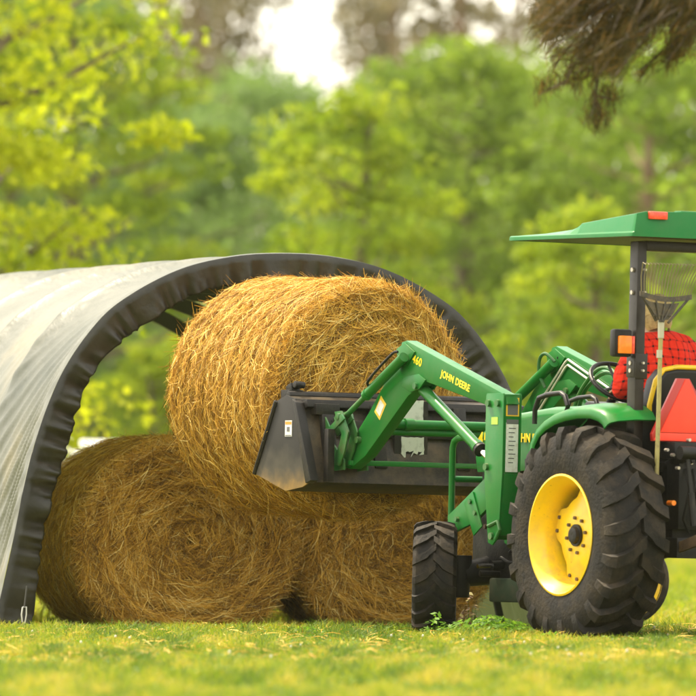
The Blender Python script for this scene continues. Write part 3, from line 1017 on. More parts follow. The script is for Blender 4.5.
# tall rear tyres with deep staggered bars
TY = tyre_mesh(0.656, 0.405, 0.345, 20, 0.036, 1)
rwl = rear_wheel('rear_wheel', 0.655, 1)
ty = TY.build('tyre', RB, rwl, bevel=0.0, smooth=28)
mb = MB()
mb.lathe_y([(0.188, 0.342), (0.198, 0.352), (0.194, 0.364), (0.182, 0.360), (0.160, 0.338), (0.130, 0.318), (0.09, 0.306), (-0.02, 0.30), (-0.12, 0.312), (-0.165, 0.345), (-0.165, 0.335), (-0.12, 0.302), (-0.02, 0.29), (0.09, 0.296), (0.13, 0.308), (0.155, 0.328)], 72, close=True)
rim = mb.build('rim', YL, rwl, smooth=40)
mb = MB()    # dished centre with windows cut at its edge, hung from lugs
NP = 72
ring = []
for j in range(NP):
    a = 2 * math.pi * j / NP
    lobe = 0.5 + 0.5 * math.cos(4 * a + 0.5)
    r = 0.232 + 0.062 * min(1.0, max(0.0, lobe * 2.2 - 0.6))
    ring.append((a, r))
prof_rings = []
DO = 0.045
for (yy, rr) in ((0.030, 0.062), (0.030, 0.135), (0.022, 0.175), (0.0, 0.0), (-0.010, 0.0), (0.012, 0.175), (0.018, 0.135), (0.018, 0.062)):
    yy += DO
    if rr:
        prof_rings.append([(rr * math.cos(a), yy, rr * math.sin(a)) for a, _ in ring])
    else:
        prof_rings.append([(r * math.cos(a), yy - 0.02 * (r - 0.2), r * math.sin(a)) for a, r in ring])
mb.loft(prof_rings, cap=False)
k = len(ring)
mb.add([p for p in prof_rings[0]] + [p for p in prof_rings[-1]], [(j, (j + 1) % k, k + (j + 1) % k, k + j) for j in range(k)])
disc = mb.build('wheel_disc', YL, rwl, smooth=40)
mb = MB()
mb.lathe_y([(0.11, 0.0), (0.115, 0.03), (0.110, 0.046), (0.09, 0.052), (0.09, 0.066), (-0.12, 0.07), (-0.12, 0.0)], 28)
mb.build('hub', BK, rwl, smooth=40)
for j in range(8):
    a = 2 * math.pi * (j + 0.3) / 8
    MB().tube([(0.105 * math.cos(a), DO + 0.026, 0.105 * math.sin(a)), (0.105 * math.cos(a), DO + 0.046, 0.105 * math.sin(a))], 0.011, 6).build('wheel_nut', RUST, rwl, smooth=30)
for j in range(4):
    a = math.pi / 2 * j - 0.125
    for da in (-0.16, 0.16):
        mb = MB()
        mb.tube([(0.262 * math.cos(a + da), DO - 0.02, 0.262 * math.sin(a + da)), (0.262 * math.cos(a + da), DO + 0.016, 0.262 * math.sin(a + da))], 0.012, 6)
        mb.box(Vector((0.275 * math.cos(a + da), DO - 0.022, 0.275 * math.sin(a + da))), (0.06, 0.03, 0.03), Matrix.Rotation(-(a + da), 3, 'Y'))
        mb.build('rim_lug', RUST, rwl, smooth=30)
rwr = copy_tree(rwl)
rwr.parent = T_
rwr.location = (0, -0.68, 0.612)
rwr.rotation_euler = (0, R(7), math.pi)
rwl.rotation_euler = (0, R(-22), 0)

FT = tyre_mesh(0.352, 0.27, 0.205, 17, 0.022, 2)
fwl = empty('front_wheel')
fwl.parent = T_
FX = 1.90
fwl.location = (FX, 0.585, 0.335)
fwl.rotation_euler = (0, 0, R(-31))
FT.build('tyre', RB, fwl, smooth=28)
MB().lathe_y([(0.115, 0.20), (0.122, 0.21), (0.112, 0.212), (0.09, 0.185), (0.02, 0.175), (0.012, 0.10), (0.012, 0.0), (-0.005, 0.0), (-0.005, 0.10), (-0.02, 0.17), (-0.11, 0.205), (-0.11, 0.195)], 48).build('rim', YL, fwl, smooth=40)
MB().lathe_y([(0.0, 0.0), (0.055, 0.0), (0.055, 0.04), (0.012, 0.055)], 20).build('hub', BK, fwl, smooth=40)
fwr = copy_tree(fwl)
fwr.parent = T_
fwr.location = (FX, -0.55, 0.340)
fwr.rotation_euler = (0, R(11), R(149))

# chassis, axles
mb = MB()
mb.box((0.35, 0, 0.72), (1.3, 0.36, 0.42))
mb.box((-0.10, 0, 0.78), (0.42, 0.52, 0.50))
mb.box((1.35, 0, 0.70), (0.95, 0.32, 0.34))
mb.box((0.05, 0, 1.03), (0.5, 0.80, 0.06))
mb.build('transmission', BK, T_, bevel=0.025)
MB().tube([(0, -0.50, 0.636), (0, -0.2, 0.636), (0, 0.2, 0.636), (0, 0.50, 0.636)], [0.09, 0.13, 0.13, 0.09], 20).build('rear_axle', BK, T_)
mb = MB()
mb.tube([(FX, -0.40, 0.36), (FX, -0.15, 0.40), (FX, 0.15, 0.40), (FX, 0.40, 0.36)], [0.075, 0.095, 0.095, 0.075], 16)
for s_ in (1, -1):
    mb.tube([(FX, s_ * 0.405, 0.22), (FX, s_ * 0.405, 0.48)], [0.06, 0.075], 14)
    mb.tube([(FX - 0.16, s_ * 0.36, 0.37), (FX - 0.16, s_ * 0.08, 0.37)], 0.02, 10)
mb.box((FX, 0, 0.52), (0.5, 0.34, 0.18))
mb.tube([(FX - 0.12, 0, 0.42), (0.6, 0, 0.50)], 0.055, 12)
mb.box((1.74, 0, 0.52), (0.62, 0.44, 0.40))
mb.build('front_axle', BK, T_, bevel=0.008)
mb = MB()
mb.tube([(FX - 0.20, 0.30, 0.42), (FX - 0.20, -0.05, 0.44)], 0.030, 14)
mb.build('steering_cylinder', BK, T_)
MB().tube([(FX - 0.20, 0.40, 0.415), (FX - 0.20, 0.30, 0.42)], 0.013, 12).build('piston_rod', CH, T_)
for i, zz in enumerate((0.50, 0.58, 0.66)):
    MB().hose([(1.05, 0.20 + 0.02 * i, zz + 0.10), (1.30, 0.25, zz - 0.02 * i), (1.55, 0.24, zz - 0.06), (FX - 0.18, 0.22 - 0.05 * i, 0.47)], 0.012, 8).build('hydraulic_hose', BP, T_)
MB().tube([(1.45, 0.16, 0.60), (1.45, 0.245, 0.60)], 0.075, 20).build('oil_filter', mat('filter_paint', (0.035, 0.03, 0.025), 0.5), T_)
for (x, z) in ((1.50, 0.36), (1.62, 0.66), (1.90, 0.66), (1.97, 0.40)):
    MB().tube([(x, 0.215, z), (x, 0.24, z)], 0.016, 6).build('bolt', RUST, T_)
# mower deck slung between the axles
mb = MB()
mb.loft([[(0.75, -0.15, z), (1.50, -0.15, z), (1.62, 0.0, z), (1.62, 0.30, z), (1.52, 0.42, z), (0.75, 0.42, z)] for z in (0.20, 0.345)])
DK = mat('deck_paint', (0.007, 0.016, 0.006), 0.75, spec=0.15, var=(0.022, 0.024, 0.012), vscale=7)
mb.build('belly_deck', DK, T_, bevel=0.012)

# hood with number and name
HP = [(0.72, 1.40), (1.10, 1.395), (1.55, 1.355), (1.78, 1.31), (1.92, 1.25), (1.99, 1.12), (1.97, 1.04), (0.72, 1.06)]
rings = []
for yy, ins in ((-0.285, 0.05), (-0.265, 0.015), (-0.22, 0.0), (0.22, 0.0), (0.265, 0.015), (0.285, 0.05)):
    rings.append([(x - (ins if x > 1.9 else 0), yy, z - (ins if z > 1.0 else 0)) for x, z in HP])
mb = MB()
mb.loft(rings)
hood = mb.build('hood', G, T_, bevel=0.01)
for sgn in (1, -1):
    M_ = side_frame(1.79, 0.2885, 1.185, -0.10)
    if sgn < 0:
        M_ = Matrix.Rotation(math.pi, 4, 'Z') @ side_frame(-1.79, 0.2885, 1.185, 0.10)
    text_mesh('lettering', '4500', 0.12, YT, hood, M_, bold=0.002, spacing=1.05)
    M_ = side_frame(1.27, 0.2885, 1.20, -0.02) if sgn > 0 else Matrix.Rotation(math.pi, 4, 'Z') @ side_frame(-1.27, 0.2885, 1.20, 0.02)
    text_mesh('lettering', 'JOHN DEERE', 0.075, YT, hood, M_, bold=0.002)
MB().box((1.90, 0, 0.84), (0.14, 0.44, 0.40)).build('grille', BP, T_, bevel=0.006)
MB().box((1.30, 0, 0.96), (0.90, 0.36, 0.22)).build('engine', BK, T_, bevel=0.02)
# dash cowl
mb = MB()
mb.loft([[(0.60, -0.26, z0), (0.80, -0.28, z0), (0.80, 0.28, z0), (0.60, 0.26, z0)] if z0 < 1.2 else [(0.52, -0.18, z0 - 0.02), (0.78, -0.22, z0), (0.78, 0.22, z0), (0.52, 0.18, z0 - 0.02)] for z0 in (0.95, 1.15, 1.43)])
mb.build('dashboard', BP, T_, bevel=0.02)
# steering wheel, column
swc = Vector((0.62, 0.075, 1.545))
ax = Vector((-0.62, 0, 0.78)).normalized()
e1 = Vector((0, 1, 0))
e2 = ax.cross(e1)
mb = MB()
NW = 36
ringp = [swc + (e1 * math.cos(2 * math.pi * j / NW) + e2 * math.sin(2 * math.pi * j / NW)) * 0.185 for j in range(NW + 1)]
mb.tube(ringp, 0.014, 10, caps=False)
for j in range(3):
    a = 2 * math.pi * j / 3 + 0.5
    mb.tube([swc - ax * 0.03, swc + (e1 * math.cos(a) + e2 * math.sin(a)) * 0.183], 0.009, 8)
mb.tube([swc - ax * 0.06, swc - ax * 0.01], 0.045, 16)
mb.tube([swc - ax * 0.3, swc - ax * 0.05], 0.028, 12)
mb.build('steering_wheel', BP, T_)
# fenders
def fender(sg):
    out = [(527, 462), (529.5, 442), (535, 430), (543, 421.5), (553, 415), (564, 411), (577, 408.5), (590, 408.5), (599, 411.5), (605, 416.5), (608, 423)]
    pt = PY(out, 0.66)
    inn_top = [(p[0], p[1] + 0.03) for p in pt]
    mb = MB()
    yo, ym, yi = 0.66, 0.60, 0.34
    k = len(pt)
    # crowned top sheet: rolls down to an outer lip
    lanes = [(yo + 0.004, -0.050, 0.0), (yo, -0.012, 0.0), (yo - 0.012, 0.004, 0.0), (ym, 0.022, 0.0), (0.48, 0.038, 0.0), (yi, 0.040, 0.0)]
    def off(i, d):
        t = Vector((pt[min(i + 1, k - 1)][0] - pt[max(i - 1, 0)][0], pt[min(i + 1, k - 1)][1] - pt[max(i - 1, 0)][1])).normalized()
        n = Vector((t.y, -t.x)) if t.x < 0 and False else Vector((-t.y, t.x))
        if n.y < 0 and abs(t.x) > 0.3: n = -n
        if abs(t.x) <= 0.3: n = Vector((1, 0)) if i < k / 2 else Vector((-1, 0))
        return Vector(pt[i]) + n * d
    vv, fs = [], []
    for (yy, d, _) in lanes:
        for i in range(k):
            q = off(i, d)
            vv.append((q.x, yy * sg, q.y))
    for (yy, d, _) in lanes[::-1]:
        for i in range(k):
            q = off(i, d - 0.010)
            vv.append((q.x, (yy - (0.008 if yy > 0.62 else 0)) * sg, q.y))
    m_ = len(lanes) * 2
    for a in range(m_):
        b_ = (a + 1) % m_
        for i in range(k - 1):
            fs.append((a * k + i, a * k + i + 1, b_ * k + i + 1, b_ * k + i))
    for i in (0, k - 1):
        fs.append(tuple(a * k + i for a in range(m_)))
    mb.add(vv, fs)
    fe = mb.build('fender', G, T_, smooth=50)
    # black inner wall of the fender
    arch = [(off(i, 0.02).x, off(i, 0.02).y) for i in range(k)]
    low = [(-0.42, 0.80), (0.42, 0.62)]
    MB().prism(arch + [(arch[-1][0] - 0.02, 0.86), (arch[0][0] - 0.03, 0.80)], 0.325 * sg, 0.339 * sg).build('fender_liner', BP, fe)
    # skirt ahead of the tyre
    a0 = arch[0]
    MB().box(((a0[0] - 0.01), 0.50 * sg, a0[1] - 0.10), (0.02, 0.31, 0.24), Matrix.Rotation(R(8), 3, 'Y')).build('mud_flap', BP, fe)
    return fe
fl = fender(1)
fender(-1)
# grab handle on the fender
hp = [P3(534.5, 424, 0.60), P3(535, 410, 0.60), P3(539, 398, 0.60), P3(548, 394.5, 0.60), P3(561, 393, 0.60), P3(565, 396, 0.60), P3(568, 406, 0.60)]
MB().tube(hp, 0.016, 10).build('grab_handle', BP, T_)
hp2 = [Vector((p.x - 0.06, 0.42, p.z - 0.015)) for p in hp]
MB().tube(hp2, 0.014, 10).build('grab_handle', BP, T_)
# roll bar: two uprights with lean, cross bar, bolts
for sg in (1, -1):
    yb = 0.42 * sg
    xb = P(637, 320, 0.42)[0]
    mb = MB()
    mb.prism([(xb + 0.045, 0.85), (xb + 0.045, 2.37), (xb - 0.045, 2.37), (xb - 0.045, 0.85)], yb - 0.032, yb + 0.032)
    ro = mb.build('roll_bar', RP, T_, bevel=0.008)
    for zz in (1.60, 1.645, 2.065, 2.20):
        bl = MB()
        bl.tube([(xb + 0.0, yb + 0.03 * sg, zz), (xb + 0.0, yb + 0.045 * sg, zz)], 0.014, 6)
        bl.tube([(xb - 0.043, yb - 0.008, zz), (xb - 0.075, yb - 0.008, zz)], 0.008, 6)
        bl.tube([(xb + 0.043, yb - 0.008, zz), (xb + 0.065, yb - 0.008, zz)], 0.010, 6)
        bl.tube([(xb - 0.05, yb - 0.008, zz), (xb + 0.05, yb - 0.008, zz)], 0.005, 6)
        bl.tube([(xb, yb - 0.008, zz), (xb, yb + 0.04 * sg, zz)], 0.005, 6)
        bl.build('bolt', ZN, ro)
    MB().box((xb - 0.048, yb - 0.005, 1.625), (0.012, 0.085, 0.15)).box((xb, yb + 0.036 * sg, 1.625), (0.09, 0.008, 0.13)).build('hinge_plate', RP, ro, bevel=0.003)
MB().box((P(637, 320, 0.42)[0], 0, 2.345), (0.085, 0.775, 0.06)).build('cross_bar', RP, T_, bevel=0.008)
# canopy: shallow moulded shell, thick at the back, thin and bevelled toward the front
xr, xf, hwid = P(632.5, 236, 0.62)[0], P(509, 243, 0.62)[0], 0.62
zb = P(632.5, 236, 0.62)[1]
st = []
for q in (0, 0.03, 0.25, 0.45, 0.52, 0.58, 0.8, 0.95, 1.0):
    x = xr + (xf - xr) * q
    hgt = 0.150 - 0.108 * q
    ins = 0.035 if q <= 0.45 else (0.10 if q < 0.55 else 0.20)
    st.append((x, hgt, ins))
def can_ring(x, hgt, ins, lip=0.0):
    a, c = hwid, 0.0
    return [(x, -a, zb), (x, -a, zb + 0.022), (x, -a + 0.012, zb + 0.028), (x, -a + ins, zb + hgt - 0.012), (x, -a + ins + 0.06, zb + hgt), (x, 0, zb + hgt + 0.012), (x, a - ins - 0.06, zb + hgt), (x, a - ins, zb + hgt - 0.012), (x, a - 0.012, zb + 0.028), (x, a, zb + 0.022), (x, a, zb)]
rings = [can_ring(*s_) for s_ in st]
# pull the rear face in and the front to a thin edge
rings = [[(xr + 0.012, p[1], p[2]) if p[2] > zb + 0.03 else p for p in rings[0]]] + rings[1:]
mb = MB()
k = len(rings[0])
vv = [p for r_ in rings for p in r_]
fs = []
for i in range(len(rings) - 1):
    for j in range(k - 1):
        fs.append((i * k + j, i * k + j + 1, (i + 1) * k + j + 1, (i + 1) * k + j))
fs += [tuple(range(k)), tuple(range((len(rings) - 1) * k, len(rings) * k))]
mb.add(vv, fs)
GC = mat('canopy_plastic', (0.003, 0.145, 0.026), 0.36, coat=0.05, dust=0.08, spec=0.22, rvar=0.08, bscale=6, bump=0.03)
can = mb.build('canopy', GC, T_, bevel=0.006, smooth=30)
MB().box(((xr + xf) / 2, 0, zb + 0.006), (abs(xf - xr) - 0.03, 2 * hwid - 0.03, 0.008)).build('headliner', mat('headliner', (0.05, 0.045, 0.028), 0.6), can)
RED = mat('red_reflector', (0.75, 0.06, 0.03), 0.25, var=(0.85, 0.12, 0.05), vscale=40)
AMB = mat('amber_lens', (0.95, 0.22, 0.01), 0.3, var=(0.98, 0.30, 0.03), vscale=30)
yr_ = 0.62 - 0.13
MB().box((xr + 0.004, 0.445, zb + 0.128), (0.03, 0.125, 0.046)).build('reflector', RED, can, bevel=0.006)
MB().box((xr + 0.004, -0.445, zb + 0.128), (0.03, 0.125, 0.046)).build('reflector', RED, can, bevel=0.006)
# rims of the roof moulding along the back
MB().box((xr + 0.06, 0, zb + 0.152), (0.08, 0.55, 0.022)).build('roof_ridge', GC, can, bevel=0.008)
# amber signals beside the roll bar
for sg in (1, -1):
    q = P(622.5, 343, 0.53)
    w = MB().box((q[0] + 0.02, 0.53 * sg, q[1]), (0.06, 0.125, 0.165)).build('turn_signal', BP, T_, bevel=0.018)
    MB().box((q[0] - 0.018, 0.525 * sg, q[1] - 0.01), (0.03, 0.085, 0.105)).build('lens', AMB, w, bevel=0.006)
    MB().box((q[0] - 0.016, (0.525 - 0.055) * sg, q[1] - 0.01), (0.025, 0.02, 0.105)).build('lens', RED, w, bevel=0.004)
    MB().tube([(q[0] + 0.02, 0.50 * sg, q[1]), (q[0] + 0.0, 0.43 * sg, q[1])], 0.012, 8).build('bracket', BP, w)
# seat
MB().box((0.26, 0, 1.12), (0.46, 0.50, 0.11)).build('seat_cushion', BP, T_, bevel=0.035, segs=3)
MB().box((0.22, 0, 1.06), (0.36, 0.36, 0.10)).build('seat_base', BK, T_, bevel=0.01)
sb = []
for yy, zz in ((-0.265, 1.17), (-0.285, 1.40), (-0.255, 1.55), (-0.20, 1.617), (-0.11, 1.635), (0.11, 1.635), (0.20, 1.617), (0.255, 1.55), (0.285, 1.40), (0.265, 1.17)):
    sb.append((yy, zz))
mb = MB()
def seat_ring(x, sh):
    return [(x - 0.10 * (z - 1.17) , y * (1 - sh / 0.27), 1.4 + (z - 1.4) * (1 - sh / 0.24)) for y, z in sb]
mb.loft([seat_ring(-0.045, 0.03), seat_ring(-0.03, 0.008), seat_ring(-0.01, 0.0), seat_ring(0.06, 0.0), seat_ring(0.09, 0.02)])
sbk = mb.build('backrest', BP, T_, bevel=0.006, smooth=50)
mb = MB()
pr = seat_ring(-0.030, 0.004)
mb.tube([Vector(p) + Vector((-0.006, 0, 0)) for p in pr], 0.015, 10)
mb.build('piping', YL, sbk)
# slow-vehicle triangle behind the seat
xs_ = -0.30
ytri = P3(686.5, 380, 0)[1]
def y_at(u, x):
    """lateral position on the upright plane x for a photo column"""
    o = TRI @ Vector((0, 0, H)); q = TRI @ at(u, 410, 50.0); d = q - o
    t = (x - o.x) / d.x
    return (o + d * t).y
yc = y_at(686.5, xs_)
def z_at(v, u, x):
    o = TRI @ Vector((0, 0, H)); q = TRI @ at(u, v, 50.0); d = q - o
    t = (x - o.x) / d.x
    return (o + d * t).z
zt, zl = z_at(379.5, 686.5, xs_), z_at(433, 686.5, xs_)
hb = abs(y_at(661, xs_) - yc)
tri = [(yc + hb, zl), (yc + 0.012, zt), (yc - 0.012, zt), (yc - hb, zl)]
def yz_plate(poly, x0, x1):
    m_ = MB()
    k_ = len(poly)
    m_.add([(x0, y, z) for y, z in poly] + [(x1, y, z) for y, z in poly], [tuple(range(k_)), tuple(range(2 * k_ - 1, k_ - 1, -1))] + [(i, (i + 1) % k_, k_ + (i + 1) % k_, k_ + i) for i in range(k_)])
    return m_
SMVO = mat('fluorescent_orange', (0.88, 0.045, 0.015), 0.55, var=(0.92, 0.058, 0.02), vscale=5)
SMVR = mat('reflective_red', (0.42, 0.02, 0.012), 0.3)
zb2 = z_at(442, 686.5, xs_)
out = [(yc + hb + 0.055, zl - 0.01), (yc + hb + 0.05, zb2), (yc - hb - 0.05, zb2), (yc - hb - 0.055, zl - 0.01), (yc - 0.02, zt + 0.005), (yc + 0.065, zt + 0.005)]
tr_ = yz_plate(out, xs_ + 0.004, xs_ + 0.03).build('warning_triangle', SMVR, T_, bevel=0.002)
yz_plate(tri, xs_ - 0.002, xs_ + 0.010).build('triangle_face', SMVO, tr_, bevel=0.002)
yz_plate([(yc + hb + 0.02, zl - 0.004), (yc + hb + 0.045, zb2 + 0.004), (yc - hb - 0.045, zb2 + 0.004), (yc - hb - 0.02, zl - 0.004)], xs_ - 0.001, xs_ + 0.010).build('triangle_border', SMVO, tr_, bevel=0.002)
MB().box((-0.155, yc, 1.30), (0.22, 0.05, 0.04)).build('bracket', BK, tr_)
# levers and hydraulics behind the seat
mb = MB()
mb.tube([(-0.16, -0.16, 1.1), (-0.30, -0.12, 1.42), (-0.33, -0.06, 1.58)], 0.016, 8)
mb.tube([(-0.33, -0.06, 1.55), (-0.33, -0.05, 1.60)], 0.03, 10)
mb.build('hydraulic_lever', BP, T_)

# hitch
xk = -0.52
def PX(u, v, x):
    o = TRI @ Vector((0, 0, H)); q = TRI @ at(u, v, 50.0); d = q - o
    t = (x - o.x) / d.x
    return o + d * t
for sg in (1, -1):
    k1, k2 = PX(687, 453, -0.52), PX(694, 526, -0.56)
    k1, k2 = Vector((k1.x, k1.y * sg, k1.z)), Vector((k2.x, k2.y * sg, k2.z))
    mb = MB()
    mb.tube([k1 + Vector((0, -0.05, 0)), k1 + Vector((0, 0.05, 0))], 0.04, 16)
    mb.tube([(-0.15, 0.20 * sg, 1.02), k1], [0.045, 0.03], 12)
    mb.build('lift_arm', BK, T_)
    mb = MB()
    mb.tube([k1, k1.lerp(k2, 0.55), k1.lerp(k2, 0.56), k2], [0.014, 0.014, 0.022, 0.022], 10)
    mb.build('lift_rod', BK, T_)
    a, b_ = Vector((-0.20, 0.26 * sg, 0.50)), Vector((-0.92, 0.30 * sg, 0.66))
    mb = MB()
    d_ = (b_ - a)
    mb.prism([(a.x, a.z - 0.03), (b_.x, b_.z - 0.035), (b_.x - 0.03, b_.z), (b_.x, b_.z + 0.035), (a.x, a.z + 0.03)], 0.285 * sg - 0.012, 0.285 * sg + 0.012)
    mb.tube([b_ + Vector((0, -0.05, 0)), b_ + Vector((0, 0.05, 0))], 0.032, 12)
    mb.build('lower_link', RUST, T_, bevel=0.003)
mb = MB()
mb.box((-0.34, 0, 0.86), (0.14, 0.56, 0.40))
mb.box((-0.32, 0, 1.13), (0.16, 0.62, 0.10))
mb.box((-0.42, 0.0, 0.52), (0.5, 0.09, 0.05))
mb.box((-0.30, 0.0, 0.55), (0.30, 0.62, 0.12))
mb.tube([(-0.30, 0.08, 1.0), (-0.45, 0.08, 0.98)], 0.05, 14)
mb.tube([(-0.30, -0.12, 0.74), (-0.46, -0.12, 0.74)], 0.045, 14)
for i in range(4):
    mb.tube([(-0.41, 0.22 - 0.09 * i, 1.06), (-0.47, 0.22 - 0.09 * i, 1.07)], 0.016, 8)
    mb.tube([(-0.42, 0.24 - 0.05 * i, 1.02), (-0.50, 0.26 - 0.05 * i, 0.9), (-0.45, 0.27 - 0.08 * i, 0.72), (-0.41, 0.2 - 0.1 * i, 0.64)], 0.011, 6)
hb_ = mb.build('hitch_frame', BK, T_, bevel=0.008)
p = PX(674, 503, -0.47)
mb = MB()
mb.tube([p + Vector((0.06, 0, 0)), p], 0.016, 12)
mb.build('marker_lamp', AMB, hb_)
for (u, v, x) in ((679, 468, -0.44), (668, 450, -0.42), (674, 455, -0.43), (692, 463, -0.44), (690, 440, -0.42)):
    p = PX(u, v, x)
    MB().tube([p + Vector((0.03, 0, 0)), p], 0.010, 8).build('coupler', ZN, hb_)
mb = MB()
mb.tube([(-0.42, -0.02, 1.09), (-0.92, 0.0, 1.16)], 0.022, 10)
mb.tube([(-0.6, -0.01, 1.115), (-0.8, -0.005, 1.145)], 0.032, 10)
mb.build('top_link', BK, T_)

# ------------------------------------------------------------------ loader
AY0, AY1 = 0.50, 0.585            # arm thickness
mast_px = [(489, 402), (505, 394.5), (520, 397.5), (520, 470), (517, 500), (512, 547), (501, 549), (489, 484)]
arm_top = PY([(401.6, 342), (406, 340.5), (505, 394.5), (508, 404), (496, 409), (425, 381.5), (408, 396), (365, 456), (350, 469), (341, 467), (340, 459), (369, 412), (399, 356)], AY1)
def loader_side(sg):
    y0, y1 = (AY0, AY1) if sg > 0 else (-AY1, -AY0)
    yo = AY1 if sg > 0 else -AY1
    fy = lambda y: y * sg
    mx = PY([(489.5, 401)], AY1)[0][0]
    zt_ = 1.462
    # mast: two cheek plates joined by a rear web
    mb = MB()
    mp_ = [(1.31, zt_ - 0.01), (1.30, zt_ + 0.005), (1.11, zt_ + 0.005), (1.10, zt_ - 0.01), (1.10, 0.98), (1.13, 0.60), (1.20, 0.545), (1.25, 0.56), (1.31, 0.95)]
    mb.prism(mp_, fy(AY1 + 0.014), fy(AY1 + 0.001))
    mb.prism(mp_, fy(AY0 - 0.030), fy(AY0 - 0.017))
    mb.prism([(1.1015, zt_), (1.112, zt_), (1.112, 0.98), (1.1015, 0.98)], fy(AY0 - 0.016), fy(AY1))
    mb.prism([(1.1015, 0.979), (1.112, 0.979), (1.142, 0.605), (1.132, 0.605)], fy(AY0 - 0.016), fy(AY1))
    ms_ = mb.build('loader_mast', G, T_, bevel=0.003)
    for (x, z) in ((1.16, zt_ - 0.055), (1.27, zt_ - 0.055), (1.28, 1.02), (1.2, 0.60)):
        MB().tube([(x, fy(AY0 - 0.045), z), (x, fy(AY1 + 0.032), z)], 0.022, 12).build('pin', GD, ms_)
    MB().tube([(1.24, fy(AY1 + 0.02), 0.66), (1.13, fy(AY1 + 0.02), 0.69), (1.10, fy(AY1 + 0.02), 0.64), (1.15, fy(AY1 + 0.02), 0.58)], 0.012, 8).build('latch', GD, ms_)
    # decals on the rear web and the outer cheek
    yw = (AY0 + AY1) / 2 - 0.008
    YLD = mat('yellow_label', (0.80, 0.50, 0.03), 0.5)
    MB().box((1.100, fy(yw), 1.385), (0.003, 0.090, 0.112)).build('warning_label', YLD, ms_)
    lab = MB().box((1.0985, fy(yw), 1.420), (0.002, 0.074, 0.022)).box((1.0985, fy(yw), 1.367), (0.002, 0.072, 0.062)).build('label_print', GRY, ms_)
    wl = MB().box((1.100, fy(yw), 1.14), (0.003, 0.085, 0.30)).build('capacity_label', WH, ms_)
    lp = MB()
    for i in range(9):
        lp.box((1.0985, fy(yw) + 0.004 * (i % 3), 1.255 - 0.026 * i), (0.001, 0.05 - 0.008 * (i % 3), 0.006))
    lp.box((1.0985, fy(yw), 1.295), (0.002, 0.084, 0.028))
    lp.build('label_print', GRY, ms_)
    LG = mat('lime_label', (0.35, 0.55, 0.06), 0.5)
    MB().box((1.20, fy(AY1 + 0.015), 1.30), (0.075, 0.003, 0.045)).build('label', LG, ms_)
    # side frame running forward to the axle
    mb = MB()
    mb.prism([(1.335, 1.04), (1.26, 0.88), (1.62, 0.68), (1.92, 0.60), (1.93, 0.72), (1.72, 0.83)], fy(0.46), fy(0.485))
    mb.prism([(1.72, 0.80), (1.62, 0.87), (1.50, 0.66), (1.60, 0.60)], fy(0.485), fy(0.495))
    sf = mb.build('side_frame', G, T_, bevel=0.003)
    for (x, z) in ((1.58, 0.74), (1.80, 0.70), (1.64, 0.81), (1.4, 0.9)):
        MB().tube([(x, fy(0.48), z), (x, fy(0.508), z)], 0.016, 6).build('bolt', GD, sf)
    MB().tube([(1.22, fy(0.47), 0.62), (1.22, fy(0.16), 0.66)], 0.05, 12).build('cross_brace', BK, T_)
    # boom arm
    mb = MB()
    mb.prism(arm_top, y0, y1)
    ar = mb.build('loader_arm', G, T_, bevel=0.008)
    dx, dz = arm_top[2][0] - arm_top[1][0], arm_top[2][1] - arm_top[1][1]
    ang = math.atan2(dz, -dx)
    def on_arm(u, v):
        x, z = P(u, v, AY1)
        return x, z
    x1, z1 = on_arm(417.3, 361.2)
    x2, z2 = on_arm(455.5, 381.3)
    if sg > 0:
        text_mesh('lettering', '460', 0.070, YT, ar, side_frame(x1, yo + 0.0005, z1, ang), bold=0.0012, spacing=1.12)
        text_mesh('lettering', 'JOHN DEERE', 0.060, YT, ar, side_frame(x2, yo + 0.0005, z2, ang), bold=0.0016, spacing=1.06)
    else:
        text_mesh('lettering', '460', 0.070, YT, ar, Matrix.Rotation(math.pi, 4, 'Z') @ side_frame(-x1, -yo + 0.0005, z1, -ang), bold=0.0012, spacing=1.12)
        text_mesh('lettering', 'JOHN DEERE', 0.060, YT, ar, Matrix.Rotation(math.pi, 4, 'Z') @ side_frame(-x2, -yo + 0.0005, z2, -ang), bold=0.0024)
    xd, zd = on_arm(380.5, 408)
    Rm = Matrix.Rotation(R(-38), 3, 'Y')
    MB().box((xd, yo, zd), (0.085, 0.004, 0.125), Rm).build('warning_label', YLD, ar)
    MB().box((xd, yo + 0.002 * sg, zd), (0.06, 0.004, 0.085), Rm).build('label_print', WH, ar)
    # knuckle plates at the elbow
    mb = MB()
    kp = PY([(403, 386), (412, 392), (421, 389), (427, 380), (420, 374), (405, 377)], AY1)
    mb.prism(kp, fy(AY1 + 0.001), fy(AY1 + 0.013))
    mb.prism(kp, fy(AY0 - 0.013), fy(AY0 - 0.001))
    kp2 = PY([(398, 349), (406, 343), (416, 352), (408, 366), (400, 368)], AY1)
    mb.prism(kp2, fy(AY1 + 0.001), fy(AY1 + 0.012))
    mb.prism(kp2, fy(AY0 - 0.012), fy(AY0 - 0.001))
    mb.build('elbow_plate', G, ar, bevel=0.003)
    for (u, v) in ((403.5, 357), (418, 386), (346, 462), (360, 440)):
        x, z = P(u, v, AY1)
        MB().tube([(x, fy(AY0 - 0.03), z), (x, fy(AY1 + 0.03), z)], 0.021, 12).build('pin', GD, ar)
    # lift cylinder under the boom, bucket cylinder ahead of it
    ym = (AY0 + AY1) / 2
    a, b_ = P3(423, 389, ym), P3(493, 463, ym)
    for v_ in (a, b_): v_.y = fy(ym)
    cyl = MB().tube([a, a.lerp(b_, 0.76), a.lerp(b_, 0.765), a.lerp(b_, 0.80)], [0.036, 0.036, 0.042, 0.042], 20).build('lift_cylinder', G, T_, smooth=40)
    MB().tube([a.lerp(b_, 0.79), b_], 0.019, 16).build('piston_rod', CH, cyl)
